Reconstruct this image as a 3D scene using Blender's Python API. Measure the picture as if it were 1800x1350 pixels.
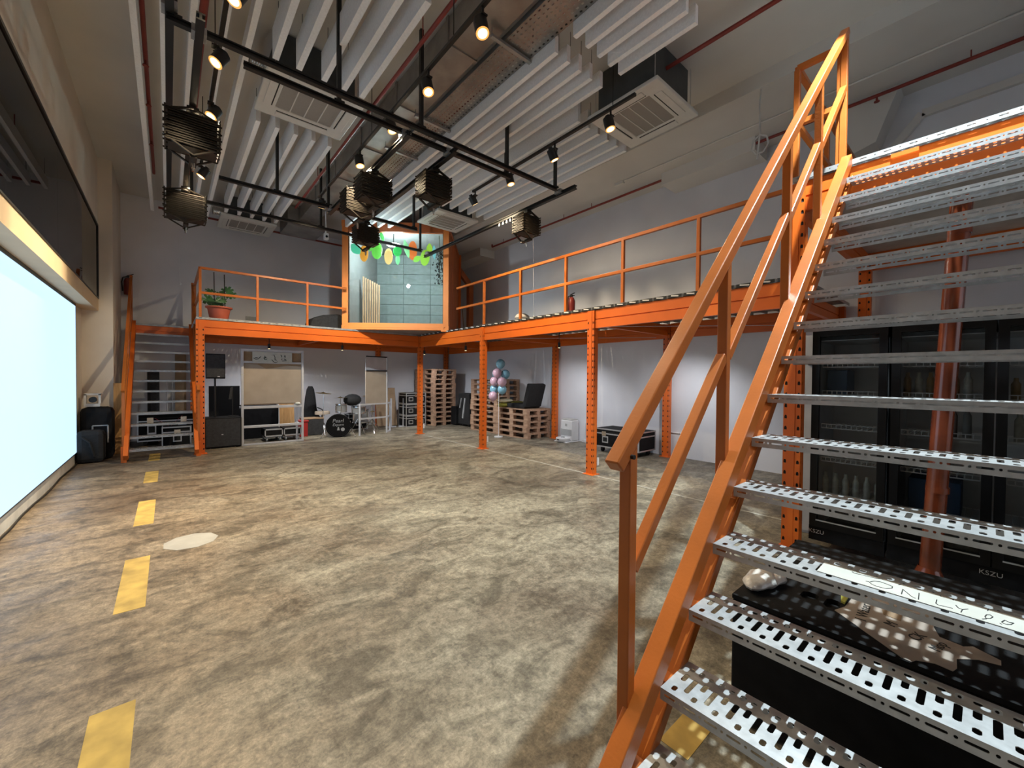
import bpy, bmesh, math, random
from mathutils import Vector, Matrix
random.seed(7)
for o in list(bpy.data.objects): bpy.data.objects.remove(o)
S = bpy.context.scene; C = S.collection
# ------------------------------------------------------------------ camera
cam = bpy.data.objects.new('camera', bpy.data.cameras.new('camera')); C.objects.link(cam); S.camera = cam
cam.data.sensor_fit = 'HORIZONTAL'; cam.data.sensor_width = 36; cam.data.lens = 14.241; cam.data.clip_start = .02; cam.data.clip_end = 100
cam.matrix_world = Matrix(((.76248508, .00450819, -.64699009, 0), (-.64695316, .01806674, -.76231568, 0), (.00825234, .99982662, .01669221, 1.5), (0, 0, 0, 1)))
# ------------------------------------------------------------------ world, light, exposure
S.view_settings.view_transform = 'Standard'; S.view_settings.look = 'None'; S.view_settings.gamma = 1
S.view_settings.use_curve_mapping = False; S.view_settings.exposure = 1.85
SKY_E = .3   # fill daylight, let in through an opening added behind the camera
W = bpy.data.worlds.new('world'); S.world = W; W.use_nodes = True
W.node_tree.nodes['Background'].inputs[0].default_value = (.80, .88, 1.0, 1); W.node_tree.nodes['Background'].inputs[1].default_value = SKY_E
WARM = (1.0, .82, .55)
SPOT_W, FLOOD_W, FILL_W, INNER_W, SCREEN_E = 100, 420, 6, 49, .38
def light(name, kind, loc, energy, color, direction=(0, 0, -1), size=.1, size_y=None, angle=120, blend=.6):
    d = bpy.data.lights.new(name, kind); d.energy = energy; d.color = color
    if kind == 'SPOT': d.spot_size = math.radians(angle); d.spot_blend = blend; d.shadow_soft_size = size
    elif kind == 'POINT': d.shadow_soft_size = size
    else:
        d.size = size
        if size_y: d.shape = 'RECTANGLE'; d.size_y = size_y
    o = bpy.data.objects.new(name, d); C.objects.link(o); o.location = loc
    o.rotation_euler = Vector(direction).to_track_quat('-Z', 'Y').to_euler()
    return o
# ------------------------------------------------------------------ materials
MATS = {}
def pm(name, col, rough=.5, metal=0, var=.12, scale=6, bump=0, bscale=60, spec=.5, detail=4, coat=0):
    m = bpy.data.materials.new(name); m.use_nodes = True; N = m.node_tree.nodes; K = m.node_tree.links
    b = N['Principled BSDF']; b.inputs['Roughness'].default_value = rough; b.inputs['Metallic'].default_value = metal
    b.inputs['Specular IOR Level'].default_value = spec
    if coat: b.inputs['Coat Weight'].default_value = coat; b.inputs['Coat Roughness'].default_value = .12
    t = N.new('ShaderNodeTexCoord'); n = N.new('ShaderNodeTexNoise'); n.inputs['Scale'].default_value = scale; n.inputs['Detail'].default_value = detail
    r = N.new('ShaderNodeValToRGB'); r.color_ramp.elements[0].position = .3; r.color_ramp.elements[1].position = .7
    r.color_ramp.elements[0].color = tuple(c * (1 - var) for c in col) + (1,); r.color_ramp.elements[1].color = tuple(min(1, c * (1 + var)) for c in col) + (1,)
    K.new(t.outputs['Object'], n.inputs['Vector']); K.new(n.outputs['Fac'], r.inputs['Fac']); K.new(r.outputs['Color'], b.inputs['Base Color'])
    if bump:
        n2 = N.new('ShaderNodeTexNoise'); n2.inputs['Scale'].default_value = bscale; n2.inputs['Detail'].default_value = 3
        bp = N.new('ShaderNodeBump'); bp.inputs['Strength'].default_value = bump; bp.inputs['Distance'].default_value = .01
        K.new(t.outputs['Object'], n2.inputs['Vector']); K.new(n2.outputs['Fac'], bp.inputs['Height']); K.new(bp.outputs['Normal'], b.inputs['Normal'])
    MATS[name] = m; return m
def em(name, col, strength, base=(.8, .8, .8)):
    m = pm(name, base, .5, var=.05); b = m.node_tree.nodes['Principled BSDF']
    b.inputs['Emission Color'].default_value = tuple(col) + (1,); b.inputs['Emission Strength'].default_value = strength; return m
def glassmat(name, tint, ior=1.45, rough=.01):
    m = bpy.data.materials.new(name); m.use_nodes = True; N = m.node_tree.nodes; K = m.node_tree.links; N.clear()
    o = N.new('ShaderNodeOutputMaterial'); mx = N.new('ShaderNodeMixShader'); tr = N.new('ShaderNodeBsdfTransparent'); gl = N.new('ShaderNodeBsdfGlossy'); fr = N.new('ShaderNodeFresnel')
    n = N.new('ShaderNodeTexNoise'); n.inputs['Scale'].default_value = 3; cr = N.new('ShaderNodeValToRGB')
    cr.color_ramp.elements[0].color = tuple(c * .95 for c in tint) + (1,); cr.color_ramp.elements[1].color = tuple(tint) + (1,)
    K.new(n.outputs['Fac'], cr.inputs['Fac']); K.new(cr.outputs['Color'], tr.inputs['Color'])
    fr.inputs['IOR'].default_value = ior; gl.inputs['Roughness'].default_value = rough
    K.new(fr.outputs['Fac'], mx.inputs['Fac']); K.new(tr.outputs[0], mx.inputs[1]); K.new(gl.outputs[0], mx.inputs[2]); K.new(mx.outputs[0], o.inputs['Surface'])
    MATS[name] = m; return m
def floor_material():
    m = bpy.data.materials.new('concrete_floor'); m.use_nodes = True; N = m.node_tree.nodes; K = m.node_tree.links; b = N['Principled BSDF']
    t = N.new('ShaderNodeTexCoord')
    def noise(s, d, sx=1, sy=1, dist=0, ro=.6):
        mp = N.new('ShaderNodeMapping'); mp.inputs['Scale'].default_value = (sx, sy, 1); K.new(t.outputs['Object'], mp.inputs['Vector'])
        n = N.new('ShaderNodeTexNoise'); n.inputs['Scale'].default_value = s; n.inputs['Detail'].default_value = d; n.inputs['Roughness'].default_value = ro; n.inputs['Distortion'].default_value = dist
        K.new(mp.outputs['Vector'], n.inputs['Vector']); return n.outputs['Fac']
    def ramp(f, p0, c0, p1, c1):
        r = N.new('ShaderNodeValToRGB'); e = r.color_ramp.elements; e[0].position = p0; e[1].position = p1; e[0].color = c0 + (1,); e[1].color = c1 + (1,)
        K.new(f, r.inputs['Fac']); return r.outputs['Color']
    def mix(kind, a, c, fac):
        x = N.new('ShaderNodeMix'); x.data_type = 'RGBA'; x.blend_type = kind; x.inputs['Factor'].default_value = fac
        K.new(a, x.inputs[6]); K.new(c, x.inputs[7]); return x.outputs[2]
    base = ramp(noise(.7, 6, .8, 1.2, .4), .32, (.177, .150, .120), .68, (.39, .364, .297))
    stain = ramp(noise(2.3, 9, 1, 1.6, .9, .7), .38, (.22, .21, .20), .56, (1, 1, 1))
    fine = ramp(noise(17, 9, 1, 1, .3, .75), .34, (.42, .41, .40), .62, (1.2, 1.18, 1.12))
    speck = ramp(noise(70, 6, 1, 1, 0, .8), .38, (.62, .61, .6), .66, (1.3, 1.28, 1.24))
    scr = ramp(noise(3.2, 12, 6, .6, 1.5, .8), .37, (.72, .7, .68), .5, (1, 1, 1))
    c = mix('MULTIPLY', base, stain, .72); c = mix('MULTIPLY', c, fine, .95); c = mix('MULTIPLY', c, scr, .6); c = mix('MULTIPLY', c, speck, .8)
    sx = N.new('ShaderNodeSeparateXYZ'); K.new(t.outputs['Object'], sx.inputs[0]); ad = N.new('ShaderNodeMath'); ad.operation = 'MULTIPLY_ADD'; ad.inputs[1].default_value = -.28; ad.inputs[2].default_value = .55; K.new(sx.outputs['X'], ad.inputs[0])
    wob = N.new('ShaderNodeMath'); wob.operation = 'MULTIPLY_ADD'; wob.inputs[1].default_value = .9; K.new(noise(.9, 5), wob.inputs[0]); K.new(ad.outputs[0], wob.inputs[2])
    brown_tint = ramp(wob.outputs[0], .55, (1, 1, 1), 1.0, (.86, .72, .62)); c = mix('MULTIPLY', c, brown_tint, 1.0)   # browner towards the screen side, edge broken by noise
    K.new(c, b.inputs['Base Color'])
    rr = ramp(noise(2.6, 8, 1, 1, .5), .3, (.34,) * 3, .7, (.62,) * 3); K.new(rr, b.inputs['Roughness'])
    bp = N.new('ShaderNodeBump'); bp.inputs['Strength'].default_value = .12; bp.inputs['Distance'].default_value = .01; K.new(noise(9, 8), bp.inputs['Height']); K.new(bp.outputs['Normal'], b.inputs['Normal'])
    b.inputs['Specular IOR Level'].default_value = .35
    MATS['floor'] = m
def wood_material(name, c0, c1, axis=0):
    m = bpy.data.materials.new(name); m.use_nodes = True; N = m.node_tree.nodes; K = m.node_tree.links; b = N['Principled BSDF']
    t = N.new('ShaderNodeTexCoord'); mp = N.new('ShaderNodeMapping'); sc = [14, 14, 14]; sc[axis] = 1.2; mp.inputs['Scale'].default_value = sc
    n = N.new('ShaderNodeTexNoise'); n.inputs['Scale'].default_value = 2.2; n.inputs['Detail'].default_value = 6; r = N.new('ShaderNodeValToRGB')
    r.color_ramp.elements[0].position = .3; r.color_ramp.elements[1].position = .7; r.color_ramp.elements[0].color = c0 + (1,); r.color_ramp.elements[1].color = c1 + (1,)
    K.new(t.outputs['Object'], mp.inputs['Vector']); K.new(mp.outputs['Vector'], n.inputs['Vector']); K.new(n.outputs['Fac'], r.inputs['Fac']); K.new(r.outputs['Color'], b.inputs['Base Color'])
    b.inputs['Roughness'].default_value = .75; MATS[name] = m
floor_material()
pm('wall', (.70, .71, .76), .75, var=.05, scale=1.5, bump=.1, bscale=30)
pm('wall_back', (.74, .74, .78), .8, var=.06, scale=1.2, bump=.1, bscale=30)
pm('column', (.70, .63, .54), .75, var=.07, scale=1.4, bump=.15, bscale=25)
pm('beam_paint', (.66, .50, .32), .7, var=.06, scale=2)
pm('ceiling', (.66, .64, .61), .85, var=.08, scale=.8, bump=.1, bscale=20)
pm('dark_wall', (.10, .095, .09), .8, var=.1); pm('curb', (.55, .53, .50), .7, var=.15, scale=4)
pm('baffle', (.92, .92, .93), .95, var=.05, scale=40, bump=.25, bscale=180)
pm('orange', (.66, .13, .012), .38, var=.06, scale=3, spec=.45, bump=.03, bscale=150)
pm('orange_rail', (.44, .115, .018), .33, var=.12, scale=5, spec=.45, bump=.05, bscale=90)
pm('container_orange', (.78, .25, .06), .42, var=.06, scale=3)
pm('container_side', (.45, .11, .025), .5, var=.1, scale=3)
pm('galvanised', (.50, .51, .52), .42, .7, var=.16, scale=22, bump=.04, bscale=70)
pm('galvanised_dull', (.40, .395, .39), .5, .75, var=.2, scale=8)
pm('duct_metal', (.33, .315, .30), .42, .8, var=.25, scale=3)
pm('black_metal', (.016, .015, .014), .42, .2, var=.2)
pm('panto', (.022, .015, .008), .5, .3, var=.25, scale=20)
pm('red_pipe', (.22, .025, .016), .45, var=.15, scale=5)
pm('ac_white', (.66, .64, .60), .5, var=.04, scale=8)
pm('ac_grille', (.30, .275, .25), .7, var=.12, scale=150)
pm('ac_body', (.06, .065, .065), .6, var=.15)
pm('slot_dark', (.012, .012, .012), .8)
em('screen', (.52, .76, 1.0), SCREEN_E, (.05, .055, .06))
em('bulb', (1.0, .80, .42), 1.0, (.9, .7, .4)); em('bulb_rim', (1.0, .40, .08), .26, (.8, .5, .2)); em('bulb_white', (.9, .97, 1.0), 3)
glassmat('glass', (.93, .97, .96), 1.38); glassmat('dark_glass', (.30, .31, .30), 1.33); glassmat('fridge_glass', (.93, .95, .95), 1.3)
pm('dark_room', (.075, .07, .06), .9, var=.2, scale=.5)
wood_material('pallet_wood', (.29, .165, .105), (.50, .32, .215), 0); wood_material('pallet_wood_y', (.29, .165, .105), (.50, .32, .215), 1)
wood_material('plywood', (.42, .22, .075), (.60, .34, .13), 2); wood_material('slat_wood', (.38, .22, .13), (.58, .37, .24), 2)
pm('block', (.20, .235, .24), .7, var=.12, scale=9, bump=.2, bscale=40)
pm('black_fabric', (.012, .012, .013), .9, var=.3, scale=30, bump=.2, bscale=120)
pm('black_box', (.008, .008, .009), .75, var=.3, scale=12, bump=.1, bscale=200, spec=.2)
pm('black_gloss', (.004, .004, .005), .3, var=.2, spec=.3); pm('matt_screen', (.006, .006, .007), .6, spec=.2)
pm('charcoal', (.03, .03, .033), .8, var=.25, scale=25)
pm('chrome', (.75, .75, .74), .16, 1, var=.05); pm('alu', (.60, .61, .63), .38, .8, var=.08)
pm('brass', (.55, .40, .14), .3, 1, var=.15)
pm('frame_grey', (.50, .50, .53), .5, .1, var=.08, scale=5)
pm('cardboard', (.36, .30, .245), .85, var=.10, scale=3); pm('kraft', (.30, .20, .12), .85, var=.15)
pm('paper', (.50, .50, .46), .8, var=.05, scale=14); pm('note_paper', (.34, .28, .235), .8, var=.08, scale=14); pm('ink', (.012, .012, .012), .7)
pm('terracotta', (.40, .085, .045), .6, var=.15, scale=5); pm('leaf', (.025, .085, .028), .4, var=.4, scale=9); pm('soil', (.03, .02, .012), .95)
pm('stem', (.08, .09, .03), .7); pm('rust', (.19, .04, .014), .25, .1, var=.35, scale=5, spec=.6, coat=.4)
pm('balloon_blue', (.20, .40, .50), .22, var=.05); pm('balloon_pink', (.52, .33, .40), .22, var=.05)
pm('cushion_lime', (.36, .34, .06), .9, var=.1, scale=12); pm('cushion_cream', (.70, .62, .42), .9, var=.08, scale=12)
pm('red_plastic', (.38, .02, .02), .4, var=.1); pm('red_paint', (.17, .02, .014), .35, var=.15); pm('white_plastic', (.70, .70, .72), .4, var=.03); pm('grey_plastic', (.36, .37, .38), .5, var=.05)
pm('red_tape', (.42, .045, .06), .6, var=.15, scale=20); pm('yellow_paint', (.40, .255, .055), .7, var=.30, scale=7, detail=9)
pm('pale_patch', (.29, .27, .235), .7, var=.12, scale=6, detail=8); pm('white_line', (.38, .365, .33), .7, var=.35, scale=14)
pm('plastic_wrap', (.62, .58, .54), .18, var=.12, scale=20, bump=.6, bscale=25, spec=.8); pm('tan_plastic', (.40, .29, .18), .5, var=.1)
pm('blue_box', (.015, .05, .12), .5, var=.2); pm('jar', (.42, .42, .38), .25, var=.2, scale=20); pm('amber', (.20, .11, .03), .3, var=.3)
pm('dim_grey', (.20, .20, .20), .6, var=.1); pm('cable', (.55, .54, .52), .6); pm('olive_bag', (.45, .44, .43), .8, var=.15)
# ------------------------------------------------------------------ mesh helpers
class MB:
    def __init__(s): s.v = []; s.f = []
    def add(s, vs, fs):
        n = len(s.v); s.v += [tuple(v) for v in vs]; s.f += [tuple(i + n for i in f) for f in fs]; return s
    def box(s, x0, y0, z0, x1, y1, z1):
        if x0 > x1: x0, x1 = x1, x0
        if y0 > y1: y0, y1 = y1, y0
        if z0 > z1: z0, z1 = z1, z0
        return s.add([(x0, y0, z0), (x1, y0, z0), (x1, y1, z0), (x0, y1, z0), (x0, y0, z1), (x1, y0, z1), (x1, y1, z1), (x0, y1, z1)],
                     [(0, 3, 2, 1), (4, 5, 6, 7), (0, 1, 5, 4), (1, 2, 6, 5), (2, 3, 7, 6), (3, 0, 4, 7)])
    def cbox(s, c, d): return s.box(c[0] - d[0] / 2, c[1] - d[1] / 2, c[2] - d[2] / 2, c[0] + d[0] / 2, c[1] + d[1] / 2, c[2] + d[2] / 2)
    def obox(s, c, d, R):
        m = MB().box(-d[0] / 2, -d[1] / 2, -d[2] / 2, d[0] / 2, d[1] / 2, d[2] / 2); c = Vector(c)
        return s.add([c + R @ Vector(v) for v in m.v], m.f)
    def bar(s, p0, p1, w, h, up=(0, 0, 1)):
        p0, p1 = Vector(p0), Vector(p1); x = (p1 - p0); L = x.length; x.normalize(); u = Vector(up)
        if abs(x.dot(u)) > .999: u = Vector((0, 1, 0))
        y = u.cross(x).normalized(); z = x.cross(y)
        return s.obox((p0 + p1) / 2, (L, w, h), Matrix((x, y, z)).transposed())
    def tube(s, p0, p1, r, n=10, r2=None):
        p0, p1 = Vector(p0), Vector(p1); r2 = r if r2 is None else r2; x = (p1 - p0).normalized()
        u = Vector((0, 0, 1)) if abs(x.z) < .9 else Vector((1, 0, 0)); a = x.cross(u).normalized(); b = x.cross(a)
        vs = []
        for p, rr in ((p0, r), (p1, r2)): vs += [p + (a * math.cos(t) + b * math.sin(t)) * rr for t in [2 * math.pi * i / n for i in range(n)]]
        fs = [(i, (i + 1) % n, n + (i + 1) % n, n + i) for i in range(n)] + [tuple(range(n))[::-1], tuple(range(n, 2 * n))]
        return s.add(vs, fs)
    def path(s, pts, r, n=6):
        for a, b in zip(pts, pts[1:]): s.tube(a, b, r, n)
        return s
    def lathe(s, prof, n=20, c=(0, 0, 0)):
        vs = []; k = len(prof)
        for i in range(n):
            t = 2 * math.pi * i / n; vs += [(c[0] + r * math.cos(t), c[1] + r * math.sin(t), c[2] + z) for r, z in prof]
        return s.add(vs, [(i * k + j, ((i + 1) % n) * k + j, ((i + 1) % n) * k + j + 1, i * k + j + 1) for i in range(n) for j in range(k - 1)])
    def ball(s, c, rx, ry=None, rz=None, n=14, m=8):
        ry = ry or rx; rz = rz or rx
        return s.lathe2([(math.sin(math.pi * j / m), -math.cos(math.pi * j / m)) for j in range(m + 1)], n, c, rx, ry, rz)
    def lathe2(s, prof, n, c, rx, ry, rz):
        vs = []; k = len(prof)
        for i in range(n):
            t = 2 * math.pi * i / n; vs += [(c[0] + rx * r * math.cos(t), c[1] + ry * r * math.sin(t), c[2] + rz * z) for r, z in prof]
        return s.add(vs, [(i * k + j, ((i + 1) % n) * k + j, ((i + 1) % n) * k + j + 1, i * k + j + 1) for i in range(n) for j in range(k - 1)])
    def prism(s, poly, fn, a, b):
        n = len(poly); vs = [fn(p[0], p[1], a) for p in poly] + [fn(p[0], p[1], b) for p in poly]
        return s.add(vs, [tuple(range(n))[::-1], tuple(range(n, 2 * n))] + [(i, (i + 1) % n, n + (i + 1) % n, n + i) for i in range(n)])
    def plate(s, outer, holes, fn, th):
        # flat sheet with real holes; fn(u, v, w) maps to 3-D
        bm = bmesh.new()
        for lp in [outer] + holes:
            vs = [bm.verts.new((x, y, 0)) for x, y in lp]
            for i in range(len(vs)): bm.edges.new((vs[i], vs[(i + 1) % len(vs)]))
        bmesh.ops.triangle_fill(bm, use_beauty=True, edges=bm.edges[:], normal=(0, 0, 1))
        bm.verts.index_update(); V = [(v.co.x, v.co.y) for v in bm.verts]; F = [tuple(v.index for v in f.verts) for f in bm.faces]; bm.free()
        n = len(V); vs = [fn(x, y, 0) for x, y in V] + [fn(x, y, th) for x, y in V]
        fs = F + [tuple(i + n for i in f[::-1]) for f in F]; k = 0
        for lp in [outer] + holes:
            m = len(lp); fs += [(k + i, k + i + n, k + (i + 1) % m + n, k + (i + 1) % m) for i in range(m)]; k += m
        return s.add(vs, fs)
    def mesh(s, name, smooth=False):
        me = bpy.data.meshes.new(name); me.from_pydata(s.v, [], s.f)
        bm = bmesh.new(); bm.from_mesh(me); bmesh.ops.recalc_face_normals(bm, faces=bm.faces[:]); bm.to_mesh(me); bm.free()
        if smooth:
            me.polygons.foreach_set('use_smooth', [True] * len(me.polygons)); me.set_sharp_from_angle(angle=math.radians(38))
        return me
def slot(u0, v0, u1, v1, c=.28):
    a, b = (u1 - u0), (v1 - v0); k = min(a, b) * c
    return [(u0 + k, v0), (u1 - k, v0), (u1, v0 + k), (u1, v1 - k), (u1 - k, v1), (u0 + k, v1), (u0, v1 - k), (u0, v0 + k)]
def obj(name, mb, mat, parent=None, smooth=False, bevel=0, label=None):
    me = mb.mesh(name, smooth) if isinstance(mb, MB) else mb
    o = bpy.data.objects.new(name, me); C.objects.link(o)
    if isinstance(mb, MB): me.materials.append(MATS[mat])
    if parent: o.parent = parent
    if bevel:
        b = o.modifiers.new('bevel', 'BEVEL'); b.width = bevel; b.segments = 2; b.limit_method = 'ANGLE'
    if label: o['label'] = label
    return o
def tag(o, label, cat, group=None):
    o['label'] = label; o['category'] = cat
    if group: o['group'] = group
    return o
def thing(name, label, cat, loc=(0, 0, 0), rz=0, group=None):
    o = bpy.data.objects.new(name, None); C.objects.link(o); o.location = loc; o.rotation_euler = (0, 0, rz); o.empty_display_size = .1
    return tag(o, label, cat, group)
def struct(name, mb, mat, parent=None, label=None, **k):
    o = obj(name, mb, mat, parent, **k)
    if not parent: o['kind'] = 'structure'
    if label: o['label'] = label
    return o
def dup(root, loc, rz=None, label=None, group=None, parent=None):
    r = root.copy(); C.objects.link(r); r.parent = parent; r.location = loc
    if rz is not None: r.rotation_euler = (0, 0, rz)
    if label: r['label'] = label
    if group: r['group'] = group
    for ch in list(root.children):
        c = ch.copy(); C.objects.link(c); c.parent = r
        for g in list(ch.children): d = g.copy(); C.objects.link(d); d.parent = c
    return r
def again(o, parent, loc=None):
    c = o.copy(); C.objects.link(c); c.parent = parent
    if loc is not None: c.location = loc
    return c
def text(name, s, size, mat, M, parent=None, shear=0, depth=.0008):
    cu = bpy.data.curves.new(name, 'FONT'); cu.body = s; cu.size = size; cu.extrude = depth; cu.align_x = 'CENTER'; cu.align_y = 'CENTER'; cu.shear = shear; cu.resolution_u = 3
    t = bpy.data.objects.new(name, cu); C.objects.link(t); dg = bpy.context.evaluated_depsgraph_get(); me = bpy.data.meshes.new_from_object(t.evaluated_get(dg))
    bpy.data.objects.remove(t); me.transform(M); me.materials.clear(); me.materials.append(MATS[mat])
    o = bpy.data.objects.new(name, me); C.objects.link(o)
    if parent: o.parent = parent
    return o
def frame3(o, x, y):
    x, y = Vector(x).normalized(), Vector(y).normalized(); z = x.cross(y)
    return Matrix.Translation(o) @ Matrix((x, y, z)).transposed().to_4x4()
ORD = ['first', 'second', 'third', 'fourth', 'fifth', 'sixth', 'seventh', 'eighth', 'ninth', 'tenth', 'eleventh', 'twelfth', 'thirteenth', 'fourteenth', 'fifteenth']
PI = math.pi
# ------------------------------------------------------------------ the room
XR, YB, ZC, YN = 7.42, 12.3, 5.45, -7.0
struct('floor', MB().box(-1.4, YN - .2, -.1, XR, YB, 0), 'floor', label='worn polished concrete floor with stains and scuffs')
struct('ceiling', MB().box(-3.2, YN - .2, ZC, XR + .2, YB + .2, ZC + .15), 'ceiling', label='grey painted concrete ceiling slab')
struct('wall_back', MB().box(-1.4, YB, 0, XR + .2, YB + .2, ZC), 'wall_back', label='grey painted wall behind the mezzanine')
struct('wall_right', MB().box(XR, YN, 0, XR + .2, YB, ZC), 'wall', label='pale grey wall behind the long mezzanine')
struct('wall_front', MB().box(-1.4, YN - .2, 0, .6, YN, ZC).box(6.6, YN - .2, 0, XR + .2, YN, ZC).box(.6, YN - .2, 3.6, 6.6, YN, ZC), 'wall', label='wall behind the camera with a wide opening added to let in fill light')
struct('ground_outside', MB().box(-20, YN - 25, -.12, 28, YN - .0, -.02), 'ceiling', label='pale concrete yard outside the opening added for fill light')
pl = bpy.data.lights.new('fill_portal', 'AREA'); pl.shape = 'RECTANGLE'; pl.size = 6; pl.size_y = 3.6; pl.cycles.is_portal = True  # samples the sky through the added fill opening
po = bpy.data.objects.new('fill_portal', pl); C.objects.link(po); po.location = (3.6, YN - .1, 1.8); po.rotation_euler = (PI / 2, 0, PI)
struct('wall_left', MB().box(-1.4, YN, 0, -1.25, 10.6, 2.655), 'dark_wall', label='dark wall carrying the bright screen')
struct('trim_1', MB().box(-1.4, 10.6, 0, -.78, YB, ZC).box(-1.4, 9.76, 0, -1.19, 10.6, 2.655), 'column', label='beige corner column beside the screen')
struct('trim_2', MB().box(-1.4, YN, 2.655, -.97, 10.6, 2.87), 'beam_paint', label='beige beam over the screen, lit warm')
struct('trim_3', MB().box(-1.4, YN, 4.225, -.97, 10.6, ZC), 'column', label='beige wall band above the dark window')
struct('trim_4', MB().box(-1.25, YN, 0, -1.185, 9.76, .19), 'curb', label='low pale curb under the screen')
dr = MB(); dr.box(-3.2, YN, 2.8, -3.1, 10.6, 4.3).box(-3.2, YN, 2.77, -1.4, 10.6, 2.85).box(-3.2, YN, 4.25, -1.4, 10.6, 4.33).box(-3.2, 10.5, 2.8, -1.4, 10.62, 4.3).box(-3.2, YN - .1, 2.8, -1.4, YN, 4.3)
struct('wall_inner', dr, 'dark_room', label='dark room behind the upper window')
w1 = struct('window_1', MB().box(-1.0, YN, 4.19, -.962, 10.6, 4.225).box(-1.0, YN, 2.87, -.962, 10.6, 2.89).box(-1.0, 10.57, 2.89, -.962, 10.6, 4.19), 'black_metal', label='long dark window above the screen')
for k in range(5): obj('pane', MB().box(-.988, YN + k * 3.52, 2.89, -.976, YN + (k + 1) * 3.52 - .004, 4.19), 'dark_glass', w1)
struct('trim_5', MB().box(5.82, YN, 5.25, XR, YB, ZC), 'ceiling', label='wide dropped soffit along the right wall')
sf = MB().box(6.9, 9.6, 5.02, XR, YB, 5.25).box(6.9, 3.95, 5.04, XR, 2.4, 5.25)
struct('trim_6', sf, 'ceiling', label='stepped soffit where the right wall meets the ceiling')
struct('trim_7', MB().prism([(1.62, 5.25), (.80, 5.25), (1.02, 4.62), (1.62, 4.45)], lambda a, b, t: (t, a, b), XR - .35, XR), 'ceiling', label='sloping haunch on the right wall above the upper platform')
tk = [(XR - .03, YN + 1, 5.0), (XR - .03, .0, 4.98), (XR - .03, .62, 4.92), (XR - .03, 1.2, 4.2), (XR - .03, 1.5, 4.0)]
tag(obj('wall_trunking', MB().bar(tk[0], tk[2], .06, .09).bar(tk[2], tk[3], .06, .09).bar(tk[3], tk[4], .06, .09), 'ceiling'), 'painted grey trunking bending down the wall above the upper platform', 'trunking')
# screen
t = thing('led_screen', 'huge bright bluish white screen covering the left wall', 'screen', (-1.16, 3, .19))
obj('panel', MB().box(-.02, .4, .01, 0, 6.75, 2.42), 'screen', t)
obj('frame', MB().box(-.03, .39, 2.42, .004, 6.76, 2.465).box(-.03, 6.75, 0, .004, 6.76, 2.42).box(-.03, .39, 0, .004, .4, 2.42).box(-.03, .39, -.002, .004, 6.76, .01), 'black_metal', t)
tag(obj('floor_cable', MB().path([(-1.165 + .012 * math.sin(i * 1.7), 3.5 + i * .5, .012) for i in range(14)], .011), 'black_metal', smooth=True), 'thin black cable lying along the curb under the screen', 'cable')
# ceiling lamps outside the picture
def batten(x, y, label, watt, col, hard=False):
    t = thing('ceiling_lamp', label, 'lamp', (x, y, 5.2))
    obj('housing', MB().box(-.25, -.25, .02, .25, .25, .08).box(-.01, -.01, .08, .01, .01, .25), 'black_metal', t); obj('diffuser', MB().box(-.22, -.22, 0, .22, .22, .02), 'bulb_white', t)
    if hard: light('lamp_light', 'SPOT', (x, y, 5.17), watt, col, (-.28, .12, -1), .035, angle=104, blend=.35)
    else: light('lamp_light', 'AREA', (x, y, 5.17), watt, col, (0, 0, -1), .4)
batten(3.4, .3, 'square white floodlight hanging above the near stairs', FLOOD_W, (.80, .95, 1), True)
batten(.7, -2.6, 'square white fill lamp added behind the camera', FILL_W, (1, .95, .9))  # unseen lamp, added as fill
# ------------------------------------------------------------------ floor marks
for i, (a, b) in enumerate(((1.75, 2.52), (3.5, 4.47), (5.42, 6.44), (7.5, 8.34), (9.35, 10.2))):
    lab = ['nearest worn yellow dash painted on the concrete', 'second nearest yellow dash painted on the concrete', 'middle yellow dash painted on the concrete', 'faded yellow dash before the far stairs', 'yellow dash lying under the far stairs'][i]
    tag(obj('floor_marking', MB().box(-.27, a, 0, -.12, b, .0015), 'yellow_paint'), lab, 'marking', 'yellow floor dashes')
tag(obj('floor_marking', MB().box(1.55, .74, 0, 1.78, .86, .0015), 'yellow_paint'), 'short yellow paint mark beside the black box under the near stairs', 'marking', 'yellow floor dashes')
tag(obj('concrete_patch', MB().lathe([(0, .0015), (.20, .0015), (.20, 0)], 9, (.15, 4.63, 0)), 'pale_patch'), 'pale round repair patch in the floor beside the dashes', 'patch')
tag(obj('floor_line', MB().box(4.985, 1.4, 0, 5.01, 9.4, .0012), 'white_line'), 'thin white line on the floor along the mezzanine posts', 'marking')
# ------------------------------------------------------------------ rack posts, beams, planks
def post_mesh(h, w=.13, d=.10):
    # hollow upright, two punched faces; origin at the middle of its foot
    m = MB(); n = int((h - .12) / .098)
    def holes(wd, cols): return [[(u - .010, z), (u + .010, z), (u + .010, z + .020), (u + .005, z + .032), (u - .005, z + .032), (u - .010, z + .020)] for u in cols for z in [.08 + .098 * i for i in range(n)]]
    m.plate([(-w / 2, 0), (w / 2, 0), (w / 2, h), (-w / 2, h)], holes(w, (-w / 2 + .018, w / 2 - .018)), lambda u, v, t: (u, -d / 2 + t, v), .003)
    for sgn in (-1, 1):
        m.plate([(-d / 2, 0), (d / 2, 0), (d / 2, h), (-d / 2, h)], holes(d, (-d / 2 + .022,)), lambda u, v, t, s=sgn: (s * (w / 2 - t), u, v), .003)
    m.box(-w / 2, d / 2 - .003, 0, w / 2, d / 2, h).box(-.022, -d / 2 - .006, 0, .022, -d / 2 + .001, h).box(-.10, -.09, 0, .10, .09, .008)
    return m
def core_mesh(h, w=.13, d=.10): return MB().box(-w / 2 + .006, -d / 2 + .006, .01, w / 2 - .006, d / 2 - .006, h - .005)  # solid black core, paints the shade behind the punched holes
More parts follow.
